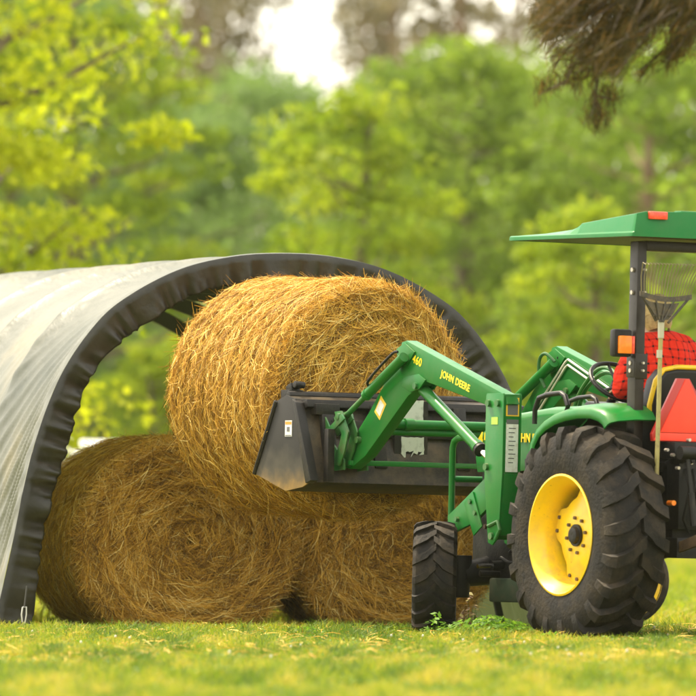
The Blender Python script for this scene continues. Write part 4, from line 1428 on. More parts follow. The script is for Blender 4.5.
    ch_ = MB().tube([a.lerp(b_, 0.81), a.lerp(b_, 0.83)], 0.044, 20).build('gland', BK, cyl)
    yb_ = AY1 + 0.045
    a, b_ = P3(404, 357, yb_), P3(345, 417, yb_)
    yin = yb_ if sg > 0 else AY0 - 0.05
    for v_ in (a, b_): v_.y = fy(yin)
    cyl = MB().tube([a, a.lerp(b_, 0.60)], [0.032, 0.032], 20).tube([a.lerp(b_, 0.6), a.lerp(b_, 0.64)], 0.036, 20).build('bucket_cylinder', G, T_, smooth=40)
    MB().tube([a.lerp(b_, 0.62), b_], 0.018, 16).build('piston_rod', GD, cyl)
    MB().hose([a + Vector((0.01, 0.04 * sg, 0.03)), a.lerp(b_, 0.1) + Vector((0, 0.05 * sg, 0.05)), a.lerp(b_, 0.5) + Vector((0, 0.04 * sg, 0.045)), a.lerp(b_, 0.58) + Vector((0, 0.0, 0.03))], 0.009, 8).build('hose', BK, cyl)
    # rocker links between the bucket cylinder, the boom and the bucket
    mb = MB()
    for yy in (AY1 + 0.012, AY1 + 0.075):
        mb.prism(PY([(340, 412), (347, 411), (354, 432), (350, 452), (345, 466), (338, 464), (345, 444), (347, 434)], yb_), fy(yy), fy(yy + 0.012))
        mb.prism(PY([(324, 411), (329, 409), (337, 427), (349, 414), (352, 419), (336, 436)], yb_), fy(yy + 0.014), fy(yy + 0.026))
    mb.tube([b_ + Vector((0, -0.05 * sg, 0)), b_ + Vector((0, 0.06 * sg, 0))], 0.024, 12)
    mb.build('rocker_link', GD, T_, bevel=0.003)
    mb = MB()
    for yy in (AY0 - 0.035, AY1 + 0.045):
        mb.prism(PY([(325, 412), (331, 412), (338, 440), (352, 460), (352, 470), (334, 472), (332, 448)], AY1), fy(yy), fy(yy + 0.014))
    mb.build('bucket_hook', GD, T_, bevel=0.003)
    MB().box((P(333, 447, AY1)[0] - 0.015, fy(AY1 + 0.05), P(333, 447, AY1)[1]), (0.04, 0.02, 0.075)).build('tag_plate', WH, T_)
loader_side(1)
loader_side(-1)
# steel lines and hoses along the far boom's inner side
xk_, zk_ = arm_top[0]
mb = MB()
a_ = Vector((arm_top[2][0] + 0.06, -AY0 + 0.014, arm_top[2][1] - 0.12))
k_ = Vector((arm_top[1][0] - 0.14, -AY0 + 0.014, arm_top[1][1] - 0.10))
l_ = Vector((arm_top[7][0] + 0.0, -AY0 + 0.014, arm_top[7][1] + 0.06))
for i in range(2):
    o_ = Vector((0.0, 0.0, 0.034 * i - 0.02))
    mb.tube([a_ + o_, k_ + o_ + Vector((-0.03, 0, 0)), k_ + o_ + Vector((0.0, 0, -0.015)), l_ + o_ + Vector((0.03 * i, 0, 0))], 0.008, 8)
PALE = mat('hydraulic_line', (0.62, 0.60, 0.50), 0.35, metal=0.3)
mb.build('hydraulic_line', PALE, T_)
mb = MB()
for i, dy in enumerate((0.02, 0.05)):
    mb.hose([Vector((1.12, -0.40 + dy, 1.30)), Vector((1.3, -0.38 + dy, 1.56 + 0.03 * i)), Vector((1.5, -0.38 + dy, 1.62 + 0.03 * i)), Vector((1.75, -0.40 + dy, 1.52)), Vector((1.9, -0.43 + dy, 1.36)), Vector((2.0, -0.45, 1.27))], 0.013, 8)
mb.hose([k_ + Vector((0.08, 0.03, 0.00)), k_ + Vector((0.14, 0.06, 0.05)), k_ + Vector((0.21, 0.06, 0.02)), k_ + Vector((0.23, 0.05, -0.07)), k_ + Vector((0.19, 0.03, -0.16))], 0.011, 8)
mb.build('hydraulic_hose', GD, T_)
# indicator rod on the far boom
MB().tube([(1.62, -0.54, 1.60), (1.60, -0.54, 1.70), (1.50, -0.56, 1.86)], 0.012, 8).build('level_rod', GD, T_)
# cross tubes between the booms
x_, z_ = P(384, 427, 0.50)
mb = MB()
mb.tube([(x_, -AY0, z_ + 0.02), (x_, AY0, z_ + 0.02)], 0.030, 16)
mb.tube([(x_ + 0.02, -AY0, z_ - 0.028), (x_ + 0.02, AY0, z_ - 0.028)], 0.022, 16)
mb.tube([(x_ - 0.01, 0.30, z_ + 0.02), (x_ - 0.01, 0.36, z_ + 0.02)], 0.038, 16)
mb.build('cross_tube', G, T_)
xq, zq = P(357, 463, 0.55)
MB().box((xq, 0, zq), (0.035, 1.22, 0.032)).build('coupler_bar', G, T_, bevel=0.006)
# brush guard ahead of the hood
mb = MB()
for sg in (1, -1):
    gx, gz = P(453, 438, 0.34)
    y = 0.34 * sg
    mb.tube([(gx, y, 0.62), (gx, y, gz - 0.06), (gx - 0.02, y, gz - 0.02), (gx - 0.07, y, gz), (gx - 0.22, y, gz + 0.005)], 0.021, 12)
mb.tube([(gx, -0.34, 0.95), (gx, 0.34, 0.95)], 0.02, 12)
mb.tube([(gx, -0.34, 0.70), (gx, 0.34, 0.70)], 0.02, 12)
mb.build('brush_guard', G, T_)
# bucket
BKT = bpy.data.materials.new('bucket_steel')
BKT.use_nodes = True
n, l = nt(BKT)
b = n['Principled BSDF']
b.inputs['Roughness'].default_value = 0.55
b.inputs['Specular IOR Level'].default_value = 0.3
tc = n.new('ShaderNodeTexCoord')
sx = n.new('ShaderNodeSeparateXYZ')
l.new(tc.outputs['Object'], sx.inputs[0])
no = n.new('ShaderNodeTexNoise'); no.inputs['Scale'].default_value = 9; no.inputs['Detail'].default_value = 7
l.new(tc.outputs['Object'], no.inputs['Vector'])
ad = n.new('ShaderNodeMath'); ad.operation = 'MULTIPLY_ADD'
ad.inputs[1].default_value = 0.22; l.new(no.outputs['Fac'], ad.inputs[0]); l.new(sx.outputs['Z'], ad.inputs[2])
r = ramp(n, [(0.0, (0.30, 0.185, 0.06)), (0.10, (0.15, 0.105, 0.055)), (0.22, (0.06, 0.053, 0.042)), (0.42, (0.016, 0.0145, 0.013))])
mr = n.new('ShaderNodeMapRange'); mr.inputs['From Min'].default_value = 0.98; mr.inputs['From Max'].default_value = 1.60
l.new(ad.outputs[0], mr.inputs['Value']); l.new(mr.outputs['Result'], r.inputs['Fac'])
l.new(r.outputs['Color'], b.inputs['Base Color'])
bw = 0.825
sp = PY([(278.5, 401), (288, 395), (297, 399), (303, 432), (311, 482), (304, 487), (287, 491), (257, 474)], bw)
bsh = sp[:7] + [sp[7]]
mb = MB()
th_ = 0.012
cen = Vector((sum(p[0] for p in sp) / 8, sum(p[1] for p in sp) / 8))
inner = [(p[0] + (cen.x - p[0]) * 0.05, p[1] + (cen.y - p[1]) * 0.05) for p in sp]
k = len(sp)
# shell sheet from the top lip round the back to the cutting edge
vv, fs = [], []
for (q, yy) in ((sp, bw), (sp, -bw), (inner, -bw), (inner, bw)):
    vv += [(p[0], yy, p[1]) for p in q]
for i in range(k - 1):
    fs += [(i, i + 1, k + i + 1, k + i), (2 * k + i, 2 * k + i + 1, 3 * k + i + 1, 3 * k + i)]
fs += [(0, k, 2 * k, 3 * k), (k - 1, 2 * k - 1, 3 * k - 1, 4 * k - 1)]
mb.add(vv, fs)
BSH = mat('bucket_shell', (0.013, 0.0115, 0.010), 0.5, spec=0.3, var=(0.075, 0.05, 0.026), vscale=6, vlo=0.45, vhi=0.8, bump=0.15, dust=0.3)  # dark steel and dirt, with shade under the bale put into the colour
bucket = mb.build('bucket', BSH, T_, bevel=0.002)
for e in (bw + 0.006, -bw - 0.006):
    MB().prism(sp, e - 0.006, e + 0.006).build('side_plate', BKT, bucket, bevel=0.002)
mb = MB()
for sg in (1, -1):
    e = bw * sg
    # stiffener bars round the side plate
    mb.tube([(sp[0][0] + 0.004, e + 0.012 * sg, sp[0][1]), (sp[7][0] + 0.01, e + 0.012 * sg, sp[7][1])], 0.018, 6)
    mb.prism([(sp[2][0] + 0.015, sp[2][1]), (sp[2][0] - 0.035, sp[2][1] - 0.02), (sp[4][0] - 0.045, sp[4][1] + 0.01), (sp[4][0] + 0.02, sp[4][1] - 0.01)], e - 0.03 * sg, e + 0.03 * sg)
    mb.box((sp[4][0] - 0.045, e - 0.10 * sg, (sp[2][1] + sp[4][1]) / 2 - 0.09), (0.05, 0.05, 0.33))
mb.tube([(sp[1][0], -bw, sp[1][1]), (sp[1][0], bw, sp[1][1])], 0.028, 8)
mb.box((sp[2][0] - 0.035, 0, sp[2][1] - 0.035), (0.09, 2 * bw - 0.06, 0.05), Matrix.Rotation(R(15), 3, 'Y'))
mb.box((sp[3][0] - 0.02, 0, sp[3][1] + 0.03), (0.03, 2 * bw - 0.36, 0.10))
for yy in (0.66, 0.30, -0.30, -0.66):
    mb.box((sp[3][0] - 0.03, yy, sp[3][1] - 0.02), (0.04, 0.09, 0.40), Matrix.Rotation(R(11), 3, 'Y'))
mb.box((sp[2][0] - 0.06, 0.66, sp[2][1] - 0.06), (0.10, 0.17, 0.07))
DKS = mat('dark_bucket_trim', (0.012, 0.0105, 0.0095), 0.48, spec=0.3, var=(0.05, 0.038, 0.024), vscale=9, vlo=0.5, vhi=0.85, bump=0.15)
mb.build('stiffener', DKS, bucket, bevel=0.006)
# worn pale patches and small labels
WP = mat('worn_patch', (0.50, 0.52, 0.44), 0.6, var=(0.32, 0.34, 0.28), vscale=22, vlo=0.5, vhi=0.7)
def ragged(yc_, zc_, w, h, seed):
    g = random.Random(seed)
    pts = []
    for (a0_, b0_, a1_, b1_, n_, rag) in ((-w, h, w, h, 7, 0.003), (w, h, w, -h, 6, 0.003), (w, -h, -w, -h, 16, 0.026), (-w, -h, -w, h, 6, 0.004)):
        for i in range(n_):
            t = i / n_
            pts.append((yc_ + a0_ + (a1_ - a0_) * t + g.uniform(-rag, rag), zc_ + b0_ + (b1_ - b0_) * t + g.uniform(-rag, rag)))
    return pts
def on_back(u, v):
    return PX(u, v, sp[3][0] - 0.052)
for (u0, v0, u1, v1, sd) in ((400, 400, 423, 424, 1), (402, 437, 424, 455, 2)):
    a, b_ = on_back(u0, v0), on_back(u1, v1)
    yz_plate(ragged((a.y + b_.y) / 2, (a.z + b_.z) / 2, abs(a.y - b_.y) / 2, abs(a.z - b_.z) / 2, sd), a.x, a.x + 0.01).build('worn_patch', WP, bucket)
a = on_back(412, 430)
MB().box((a.x + 0.028, a.y, a.z), (0.04, 0.24, 0.36)).build('back_plate', DKS, bucket)
a = on_back(382, 440)
MB().box((a.x + 0.014, a.y, a.z), (0.02, 0.07, 0.018)).build('orange_label', ORG, bucket)
x, z = P(290.5, 428.5, bw)
MB().box((x, bw + 0.014, z), (0.085, 0.003, 0.10)).build('side_label', WH, bucket)
MB().box((x, bw + 0.016, z + 0.034), (0.075, 0.002, 0.018)).build('label_print', ORG, bucket)
MB().box((x, bw + 0.016, z - 0.005), (0.035, 0.002, 0.03)).build('label_print', GRY, bucket)
MB().box((x, bw + 0.016, z - 0.043), (0.075, 0.002, 0.006)).build('label_print', GRY, bucket)
# screw clamps of the bale spear on the bucket's top corners
for sg in (1, -1):
    x, z = P(292, 394, bw - 0.08)
    y = (bw - 0.08) * sg
    mb = MB()
    mb.box((x, y, z - 0.03), (0.11, 0.10, 0.11))
    mb.box((x - 0.01, y, z + 0.035), (0.07, 0.06, 0.05), Matrix.Rotation(R(20), 3, 'Y'))
    mb.tube([(x + 0.03, y, z + 0.04), (x - 0.10, y - 0.0, z + 0.058)], 0.024, 10)
    mb.tube([(x - 0.09, y - 0.035, z + 0.055), (x - 0.09, y + 0.035, z + 0.06)], 0.022, 10)
    mb.tube([(x - 0.06, y, z + 0.0), (x - 0.16, y, z - 0.05), (x - 0.20, y, z - 0.12)], 0.012, 8)
    mb.build('spear_clamp', BK, bucket, bevel=0.012)
mb = MB()
mb.tube([(sp[2][0] + 0.05, 0.0, 1.22), (4.55, 0.0, 1.27)], [0.03, 0.008], 10)
mb.build('bale_spear', BK, bucket)

# ------------------------------------------------------------------ driver
def skin_mesh(name, nodes, edges, root_key, m, parent, sub=2):
    keys = list(nodes)
    me = bpy.data.meshes.new(name)
    me.from_pydata([nodes[k_][0] for k_ in keys], [(keys.index(a), keys.index(b_)) for a, b_ in edges], [])
    o = link(name, me)
    sk = o.modifiers.new('skin', 'SKIN')
    sk.use_smooth_shade = True
    for i, k_ in enumerate(keys):
        r = nodes[k_][1]
        me.skin_vertices[0].data[i].radius = r if isinstance(r, tuple) else (r, r)
        me.skin_vertices[0].data[i].use_root = (k_ == root_key)
    sb_ = o.modifiers.new('sub', 'SUBSURF')
    sb_.levels = sb_.render_levels = sub
    dg = bpy.context.evaluated_depsgraph_get()
    m2 = bpy.data.meshes.new_from_object(o.evaluated_get(dg))
    bpy.data.objects.remove(o)
    m2.name = name
    for p_ in m2.polygons: p_.use_smooth = True
    return link(name, m2, m, parent)

person = empty('person')
person.matrix_world = TR
tag(person, 'seated driver in red plaid shirt bent forward behind the upright leaf rake', 'person')
SKIN = mat('skin', (0.42, 0.23, 0.14), 0.5, var=(0.48, 0.26, 0.17), vscale=14)
JEAN = mat('denim', (0.03, 0.045, 0.085), 0.85, var=(0.05, 0.07, 0.12), vscale=40, bump=0.2, bscale=200)
SHO = mat('boot_leather', (0.05, 0.03, 0.02), 0.6)
STRAW = mat('pale_hat', (0.55, 0.42, 0.20), 0.8, var=(0.42, 0.30, 0.13), vscale=60, bump=0.3, bscale=150)
sx_ = 0.15
py_ = -0.015
J = {
    'pelvis': ((sx_ + 0.02, py_, 1.24), (0.13, 0.11)), 'waist': ((sx_ + 0.03, py_, 1.40), (0.125, 0.09)), 'chest': ((sx_ + 0.10, py_, 1.58), (0.13, 0.095)),
    'upper': ((sx_ + 0.17, py_, 1.72), (0.085, 0.075)), 'neck': ((sx_ + 0.24, py_ - 0.02, 1.81), 0.055), 'jaw': ((sx_ + 0.29, py_ - 0.03, 1.875), 0.072), 'head': ((sx_ + 0.28, py_ - 0.03, 1.955), (0.083, 0.098)), 'crown': ((sx_ + 0.26, py_ - 0.03, 2.02), 0.068),
    'nose': ((sx_ + 0.39, py_ - 0.03, 1.90), 0.018),
}
E = [('pelvis', 'waist'), ('waist', 'chest'), ('chest', 'upper'), ('upper', 'neck'), ('neck', 'jaw'), ('jaw', 'head'), ('head', 'crown'), ('head', 'nose')]
for sg, nm in ((1, 'l'), (-1, 'r')):
    hand = swc + (e1 * 0.10 + e2 * 0.155 if sg > 0 else e1 * -0.175 + e2 * 0.02)
    J['sh' + nm] = ((sx_ + 0.14, 0.175 * sg + py_, 1.735), 0.070)
    J['el' + nm] = ((sx_ + 0.20, 0.235 * sg + py_, 1.50), 0.054)
    wr = hand + Vector((-0.08, 0.02 * sg, 0.03))
    J['wr' + nm] = (tuple(wr), 0.032)
    J['pa' + nm] = (tuple(hand + Vector((-0.045, 0.0, 0.035))), (0.040, 0.024))
    E += [('upper', 'sh' + nm), ('sh' + nm, 'el' + nm), ('el' + nm, 'wr' + nm), ('wr' + nm, 'pa' + nm)]
    for f in range(4):
        o_ = (f - 1.5) * 0.019
        bs = hand + Vector((-0.012, o_, 0.042))
        J['f%d%s' % (f, nm)] = (tuple(bs), 0.0095)
        J['g%d%s' % (f, nm)] = (tuple(hand + Vector((0.026 + 0.004 * (f == 1), o_, 0.026))), 0.0085)
        J['h%d%s' % (f, nm)] = (tuple(hand + Vector((0.022, o_, -0.012))), 0.0075)
        E += [('pa' + nm, 'f%d%s' % (f, nm)), ('f%d%s' % (f, nm), 'g%d%s' % (f, nm)), ('g%d%s' % (f, nm), 'h%d%s' % (f, nm))]
    J['t0' + nm] = (tuple(hand + Vector((-0.04, -0.04 * sg, 0.012))), 0.0105)
    J['t1' + nm] = (tuple(hand + Vector((-0.012, -0.048 * sg, -0.012))), 0.009)
    E += [('pa' + nm, 't0' + nm), ('t0' + nm, 't1' + nm)]
    J['hp' + nm] = ((sx_ + 0.06, 0.10 * sg + py_, 1.22), 0.092)
    J['kn' + nm] = ((sx_ + 0.46, 0.17 * sg + py_, 1.25), 0.064)
    J['an' + nm] = ((sx_ + 0.50, 0.19 * sg + py_, 0.86), 0.042)
    J['to' + nm] = ((sx_ + 0.66, 0.20 * sg + py_, 0.80), 0.036)
    E += [('pelvis', 'hp' + nm), ('hp' + nm, 'kn' + nm), ('kn' + nm, 'an' + nm), ('an' + nm, 'to' + nm)]
body = skin_mesh('body', J, E, 'pelvis', SKIN, person)
# plaid shirt
PL = bpy.data.materials.new('red_plaid')
PL.use_nodes = True
n, l = nt(PL)
b = n['Principled BSDF']
b.inputs['Roughness'].default_value = 0.85
b.inputs['Specular IOR Level'].default_value = 0.15
tc = n.new('ShaderNodeTexCoord')
sx2 = n.new('ShaderNodeSeparateXYZ')
nz = n.new('ShaderNodeTexNoise'); nz.inputs['Scale'].default_value = 5
l.new(tc.outputs['Object'], nz.inputs['Vector'])
mx2 = n.new('ShaderNodeMix'); mx2.data_type = 'VECTOR'; mx2.inputs[0].default_value = 0.07
l.new(tc.outputs['Object'], mx2.inputs[4]); l.new(nz.outputs['Color'], mx2.inputs[5])
l.new(mx2.outputs[1], sx2.inputs[0])
def stripe(sock, per, w):
    a = n.new('ShaderNodeMath'); a.operation = 'MULTIPLY'; a.inputs[1].default_value = 1 / per; l.new(sock, a.inputs[0])
    f = n.new('ShaderNodeMath'); f.operation = 'FRACT'; l.new(a.outputs[0], f.inputs[0])
    c = n.new('ShaderNodeMath'); c.operation = 'LESS_THAN'; c.inputs[1].default_value = w; l.new(f.outputs[0], c.inputs[0])
    return c.outputs[0]
s1 = stripe(sx2.outputs['Y'], 0.046, 0.24)
s2 = stripe(sx2.outputs['Z'], 0.046, 0.24)
ad = n.new('ShaderNodeMath'); ad.operation = 'ADD'; l.new(s1, ad.inputs[0]); l.new(s2, ad.inputs[1])
hf = n.new('ShaderNodeMath'); hf.operation = 'MULTIPLY'; hf.inputs[1].default_value = 0.5; l.new(ad.outputs[0], hf.inputs[0])
r = ramp(n, [(0.0, (0.78, 0.034, 0.014)), (0.5, (0.56, 0.022, 0.012)), (0.9, (0.035, 0.012, 0.012))])
r.color_ramp.interpolation = 'LINEAR'
l.new(hf.outputs[0], r.inputs['Fac'])
l.new(r.outputs['Color'], b.inputs['Base Color'])
n3 = n.new('ShaderNodeTexNoise'); n3.inputs['Scale'].default_value = 11
l.new(tc.outputs['Object'], n3.inputs['Vector'])
bp = n.new('ShaderNodeBump'); bp.inputs['Strength'].default_value = 0.9; bp.inputs['Distance'].default_value = 0.05
l.new(n3.outputs['Fac'], bp.inputs['Height']); l.new(bp.outputs['Normal'], b.inputs['Normal'])
SJ = {k_: J[k_] for k_ in ('waist', 'chest', 'upper', 'shl', 'ell', 'shr', 'elr')}
grow = lambda r, d: tuple(q + d for q in r) if isinstance(r, tuple) else r + d
SJ = {k_: (v_[0], grow(v_[1], 0.030)) for k_, v_ in SJ.items()}
SJ['chest'] = ((sx_ + 0.07, py_, 1.58), (0.20, 0.155))
SJ['upper'] = ((sx_ + 0.13, py_, 1.735), (0.185, 0.13))
SJ['waist'] = ((sx_ + 0.02, py_, 1.40), (0.19, 0.15))
SJ['hem'] = ((sx_ + 0.0, py_, 1.22), (0.19, 0.16))
SJ['collar'] = ((sx_ + 0.225, py_ - 0.01, 1.80), 0.085)
for nm in 'lr':
    w_ = Vector(J['wr' + nm][0]); e_ = Vector(J['el' + nm][0])
    SJ['cuff' + nm] = (tuple(e_.lerp(w_, 0.9)), 0.045)
skin_mesh('shirt', SJ, [('hem', 'waist'), ('waist', 'chest'), ('chest', 'upper'), ('upper', 'collar'), ('upper', 'shl'), ('shl', 'ell'), ('ell', 'cuffl'), ('upper', 'shr'), ('shr', 'elr'), ('elr', 'cuffr')], 'chest', PL, person)
shirt = bpy.data.objects['shirt'].data
for v_ in shirt.vertices:
    c = v_.co
    f = float(vnoise(c.x * 9 + c.z * 10 + 31, c.y * 6 - c.z * 5 + 17, 1.0, 3)) - 0.5
    f2 = float(vnoise(c.y * 17 + c.z * 9 + 11, c.z * 12 + c.x * 8 + 5, 1.0, 6)) - 0.5
    v_.co = c + v_.normal * (0.030 * f + 0.014 * f2)
TJ = {k_: (J[k_][0], grow(J[k_][1], 0.018)) for k_ in ('pelvis', 'hpl', 'knl', 'anl', 'hpr', 'knr', 'anr')}
skin_mesh('trousers', TJ, [('pelvis', 'hpl'), ('hpl', 'knl'), ('knl', 'anl'), ('pelvis', 'hpr'), ('hpr', 'knr'), ('knr', 'anr')], 'pelvis', JEAN, person)
for nm in 'lr':
    a_, t_ = Vector(J['an' + nm][0]), Vector(J['to' + nm][0])
    skin_mesh('boot', {'a': (tuple(a_ + Vector((0, 0, 0.08))), 0.056), 'b': (tuple(a_ + Vector((0, 0, -0.02))), 0.056), 'c': (tuple(a_.lerp(t_, 0.6)), 0.05), 'd': (tuple(t_), 0.042)}, [('a', 'b'), ('b', 'c'), ('c', 'd')], 'a', SHO, person)
hc = Vector((sx_ + 0.275, py_ - 0.03, 1.965))
mb = MB()
up_ = Vector((0.28, 0, 0.96)).normalized()
fr_ = Vector((0.96, 0, -0.28))
rings = []
for (r_, h_) in ((0.105, -0.03), (0.112, -0.005), (0.112, 0.03), (0.10, 0.07), (0.07, 0.098), (0.02, 0.108)):
    rings.append([hc + up_ * h_ + fr_ * (r_ * 1.1 * math.cos(a)) + Vector((0, 1, 0)) * (r_ * 0.92 * math.sin(a)) for a in [2 * math.pi * j / 28 for j in range(28)]])
mb.loft(rings)
mb.loft([[hc + up_ * h_ + fr_ * (0.12 + 0.085 * q) * 1 + Vector((0, 1, 0)) * y_ for (q, y_) in ((0.0, -0.085), (0.6, -0.07), (1.0, -0.035), (1.0, 0.035), (0.6, 0.07), (0.0, 0.085))] for h_ in (-0.02, -0.012)])
mb.build('cap', STRAW, person, smooth=60)
mb = MB()
HAIR = mat('fair_hair', (0.42, 0.30, 0.12), 0.6, var=(0.25, 0.17, 0.07), vscale=40)
rings = []
for (r_, h_) in ((0.075, -0.115), (0.092, -0.08), (0.098, -0.045), (0.098, -0.02)):
    rings.append([hc + Vector((-0.012, 0, 0)) + up_ * h_ + fr_ * (r_ * 1.05 * math.cos(a)) + Vector((0, 1, 0)) * (r_ * 0.92 * math.sin(a)) for a in [math.pi * 0.45 + 1.1 * math.pi * j / 20 for j in range(21)]])
vv = [p_ for rr_ in rings for p_ in rr_]
mb.add(vv, [(i * 21 + j, i * 21 + j + 1, i * 21 + 22 + j, i * 21 + 21 + j) for i in range(3) for j in range(20)])
mb.build('hair', HAIR, person)
for sg in (1, -1):
    c = Vector((sx_ + 0.365, py_ - 0.03 + 0.034 * sg, 1.938))
    MB().loft([[c + Vector((r_ * 0 + dx_, r_ * math.cos(a), r_ * 0.8 * math.sin(a))) for a in [2 * math.pi * j / 10 for j in range(10)]] for r_, dx_ in ((0.013, -0.01), (0.011, 0.004), (0.004, 0.009))]).build('eye', mat('eye', (0.3, 0.28, 0.26), 0.2), person)
    MB().loft([[Vector((sx_ + 0.275 + dx_ + 0.022 * math.cos(a), (0.090 + o_) * sg + py_ - 0.03, 1.925 + 0.032 * math.sin(a))) for a in [2 * math.pi * j / 12 for j in range(12)]] for dx_, o_ in ((0, -0.02), (0, 0.004), (-0.005, 0.014))]).build('ear', SKIN, person)
MB().box((sx_ + 0.355, py_ - 0.03, 1.865), (0.012, 0.05, 0.010)).build('mouth', mat('lips', (0.35, 0.12, 0.10), 0.5), person, bevel=0.004)

# ------------------------------------------------------------------ leaf rake standing upright behind the seat
rake = empty('leaf_rake')
rake.matrix_world = TR
tag(rake, 'leaf rake stood upright, tines up, against the roll bar behind the driver', 'rake')
RX = -0.40
def RK(u, v, dx=0.0):
    return PX(u, v, RX + dx)
OLD = mat('bamboo_handle', (0.34, 0.29, 0.10), 0.55, var=(0.20, 0.16, 0.06), vscale=18, vlo=0.5, vhi=0.7)
TN = mat('rake_tine', (0.17, 0.14, 0.06), 0.5)
DB = mat('rake_web', (0.045, 0.038, 0.03), 0.6, var=(0.10, 0.075, 0.04), vscale=25)
hub, foot = RK(661, 328), RK(655.5, 500)
foot.z = 0.545
MB().tube([hub, hub.lerp(foot, 0.3), foot], [0.0135, 0.0135, 0.015], 12).build('handle', OLD, rake)
FE = mat('dull_ferrule', (0.42, 0.40, 0.30), 0.45, metal=0.4)
MB().tube([hub + Vector((0, 0, 0.05)), hub + Vector((0, 0, -0.06))], [0.020, 0.019], 12).build('ferrule', FE, rake)
MB().tube([RK(659.5, 350), RK(659.3, 358)], 0.018, 12).build('collar', FE, rake)
# web of the head: curved fan plate with holes between bars
def fan(u, v, dx=0):
    return RK(u, v, dx)
top_l, top_r = (640, 291), (691.5, 294.5)
mb = MB()
NB = 15
pts_t, pts_m, pts_b = [], [], []
for i in range(NB):
    t = i / (NB - 1)
    u = top_l[0] + (top_r[0] - top_l[0]) * t
    bowv = 4.0 * math.sin(math.pi * t)
    pts_t.append((u, top_l[1] + (top_r[1] - top_l[1]) * t + bowv, -0.02 * math.sin(math.pi * t)))
    pts_m.append((u, top_l[1] + (top_r[1] - top_l[1]) * t + bowv + 5, -0.02 * math.sin(math.pi * t)))
    pts_b.append((656 + 12 * t, 317 + 3 * math.sin(math.pi * t), -0.012))
for row0, row1 in ((pts_t, pts_m),):
    vv = []
    for a_ in (row0, row1):
        for (u, v, d_) in a_:
            p_ = fan(u, v, d_); vv.append(p_ + Vector((0.005, 0, 0)))
        for (u, v, d_) in a_:
            p_ = fan(u, v, d_); vv.append(p_ + Vector((-0.005, 0, 0)))
    fs = []
    n_ = NB
    for i in range(n_ - 1):
        fs += [(i, i + 1, 2 * n_ + i + 1, 2 * n_ + i), (n_ + i, n_ + i + 1, 3 * n_ + i + 1, 3 * n_ + i), (i, i + 1, n_ + i + 1, n_ + i), (2 * n_ + i, 2 * n_ + i + 1, 3 * n_ + i + 1, 3 * n_ + i)]
    fs += [(0, n_, 3 * n_, 2 * n_), (n_ - 1, 2 * n_ - 1, 4 * n_ - 1, 3 * n_ - 1)]
    mb.add(vv, fs)
# solid web over the left two thirds, open triangle at the right edge
web = [(643, 298), (650, 301.5), (665, 304), (679, 303), (674, 312), (668, 320), (657, 320), (651, 309)]
pf = [fan(u, v, -0.012) for u, v in web]
k_ = len(pf)
mb.add([p_ + Vector((0.004, 0, 0)) for p_ in pf] + [p_ - Vector((0.004, 0, 0)) for p_ in pf], [tuple(range(k_)), tuple(range(2 * k_ - 1, k_ - 1, -1))] + [(i, (i + 1) % k_, k_ + (i + 1) % k_, k_ + i) for i in range(k_)])
mb.tube([fan(690, 297), fan(668, 323)], 0.008, 8)
mb.tube([fan(641.5, 294), fan(656, 321)], 0.008, 8)
for t in (0.3, 0.5, 0.68):
    mb.tube([fan(641 + 50 * t, 296 + 4 * math.sin(math.pi * t), -0.022), fan(657 + 9 * t, 322, -0.02)], 0.006, 6)
mb.tube([fan(654, 315, -0.015), fan(671, 316, -0.015)], 0.007, 6)
mb.build('web', DB, rake)
mb = MB()
NTN = 19
for i in range(NTN):
    t = i / (NTN - 1)
    b0 = fan(641.5 + 48.5 * t, 293 + 4 * math.sin(math.pi * t) + 2 * t, -0.015 * math.sin(math.pi * t))
    b1 = fan(645 + 60 * t - 2 * (1 - t), 262.5 + 2 * t, -0.06)
    mb.tube([b0, b0.lerp(b1, 0.55) + Vector((0.012, 0, 0)), b1, b1 + Vector((-0.035, 0, -0.012))], [0.0036, 0.0034, 0.0034, 0.003], 5)
mb.build('tines', TN, rake)

# ------------------------------------------------------------------ small things
tr2 = empty('covered_trailer', (at(88, 440, 108).x - 0.4, 108, 0.0), R(4))
tag(tr2, 'low white covered trailer parked beyond the shelter', 'trailer')
WT = mat('white_tarp', (0.80, 0.79, 0.76), 0.6, var=(0.70, 0.69, 0.66), vscale=2, bump=0.3, bscale=3)
mb = MB()
mb.loft([[(x, -0.8, 0.55), (x, -0.8, 1.05 + dz), (x, -0.55, 1.22 + dz), (x, 0.55, 1.22 + dz), (x, 0.8, 1.05 + dz), (x, 0.8, 0.55)] for x, dz in ((-1.9, -0.12), (-1.8, 0.0), (0, 0.02), (1.0, 0.0), (1.15, -0.14))])
mb.build('tarp', WT, tr2, bevel=0.04)
MB().box((-0.35, 0, 0.5), (3.0, 1.5, 0.09)).tube([(1.1, 0, 0.5), (2.1, 0, 0.45)], 0.04, 8).build('bed', BK, tr2)
for sg in (1, -1):
    w = MB().lathe_y([(-0.08, 0.15), (-0.09, 0.25), (-0.06, 0.31), (0.06, 0.31), (0.09, 0.25), (0.08, 0.15)], 28, close=True).build('wheel', RB, tr2)
    w.location = (-0.4, 0.86 * sg, 0.31)
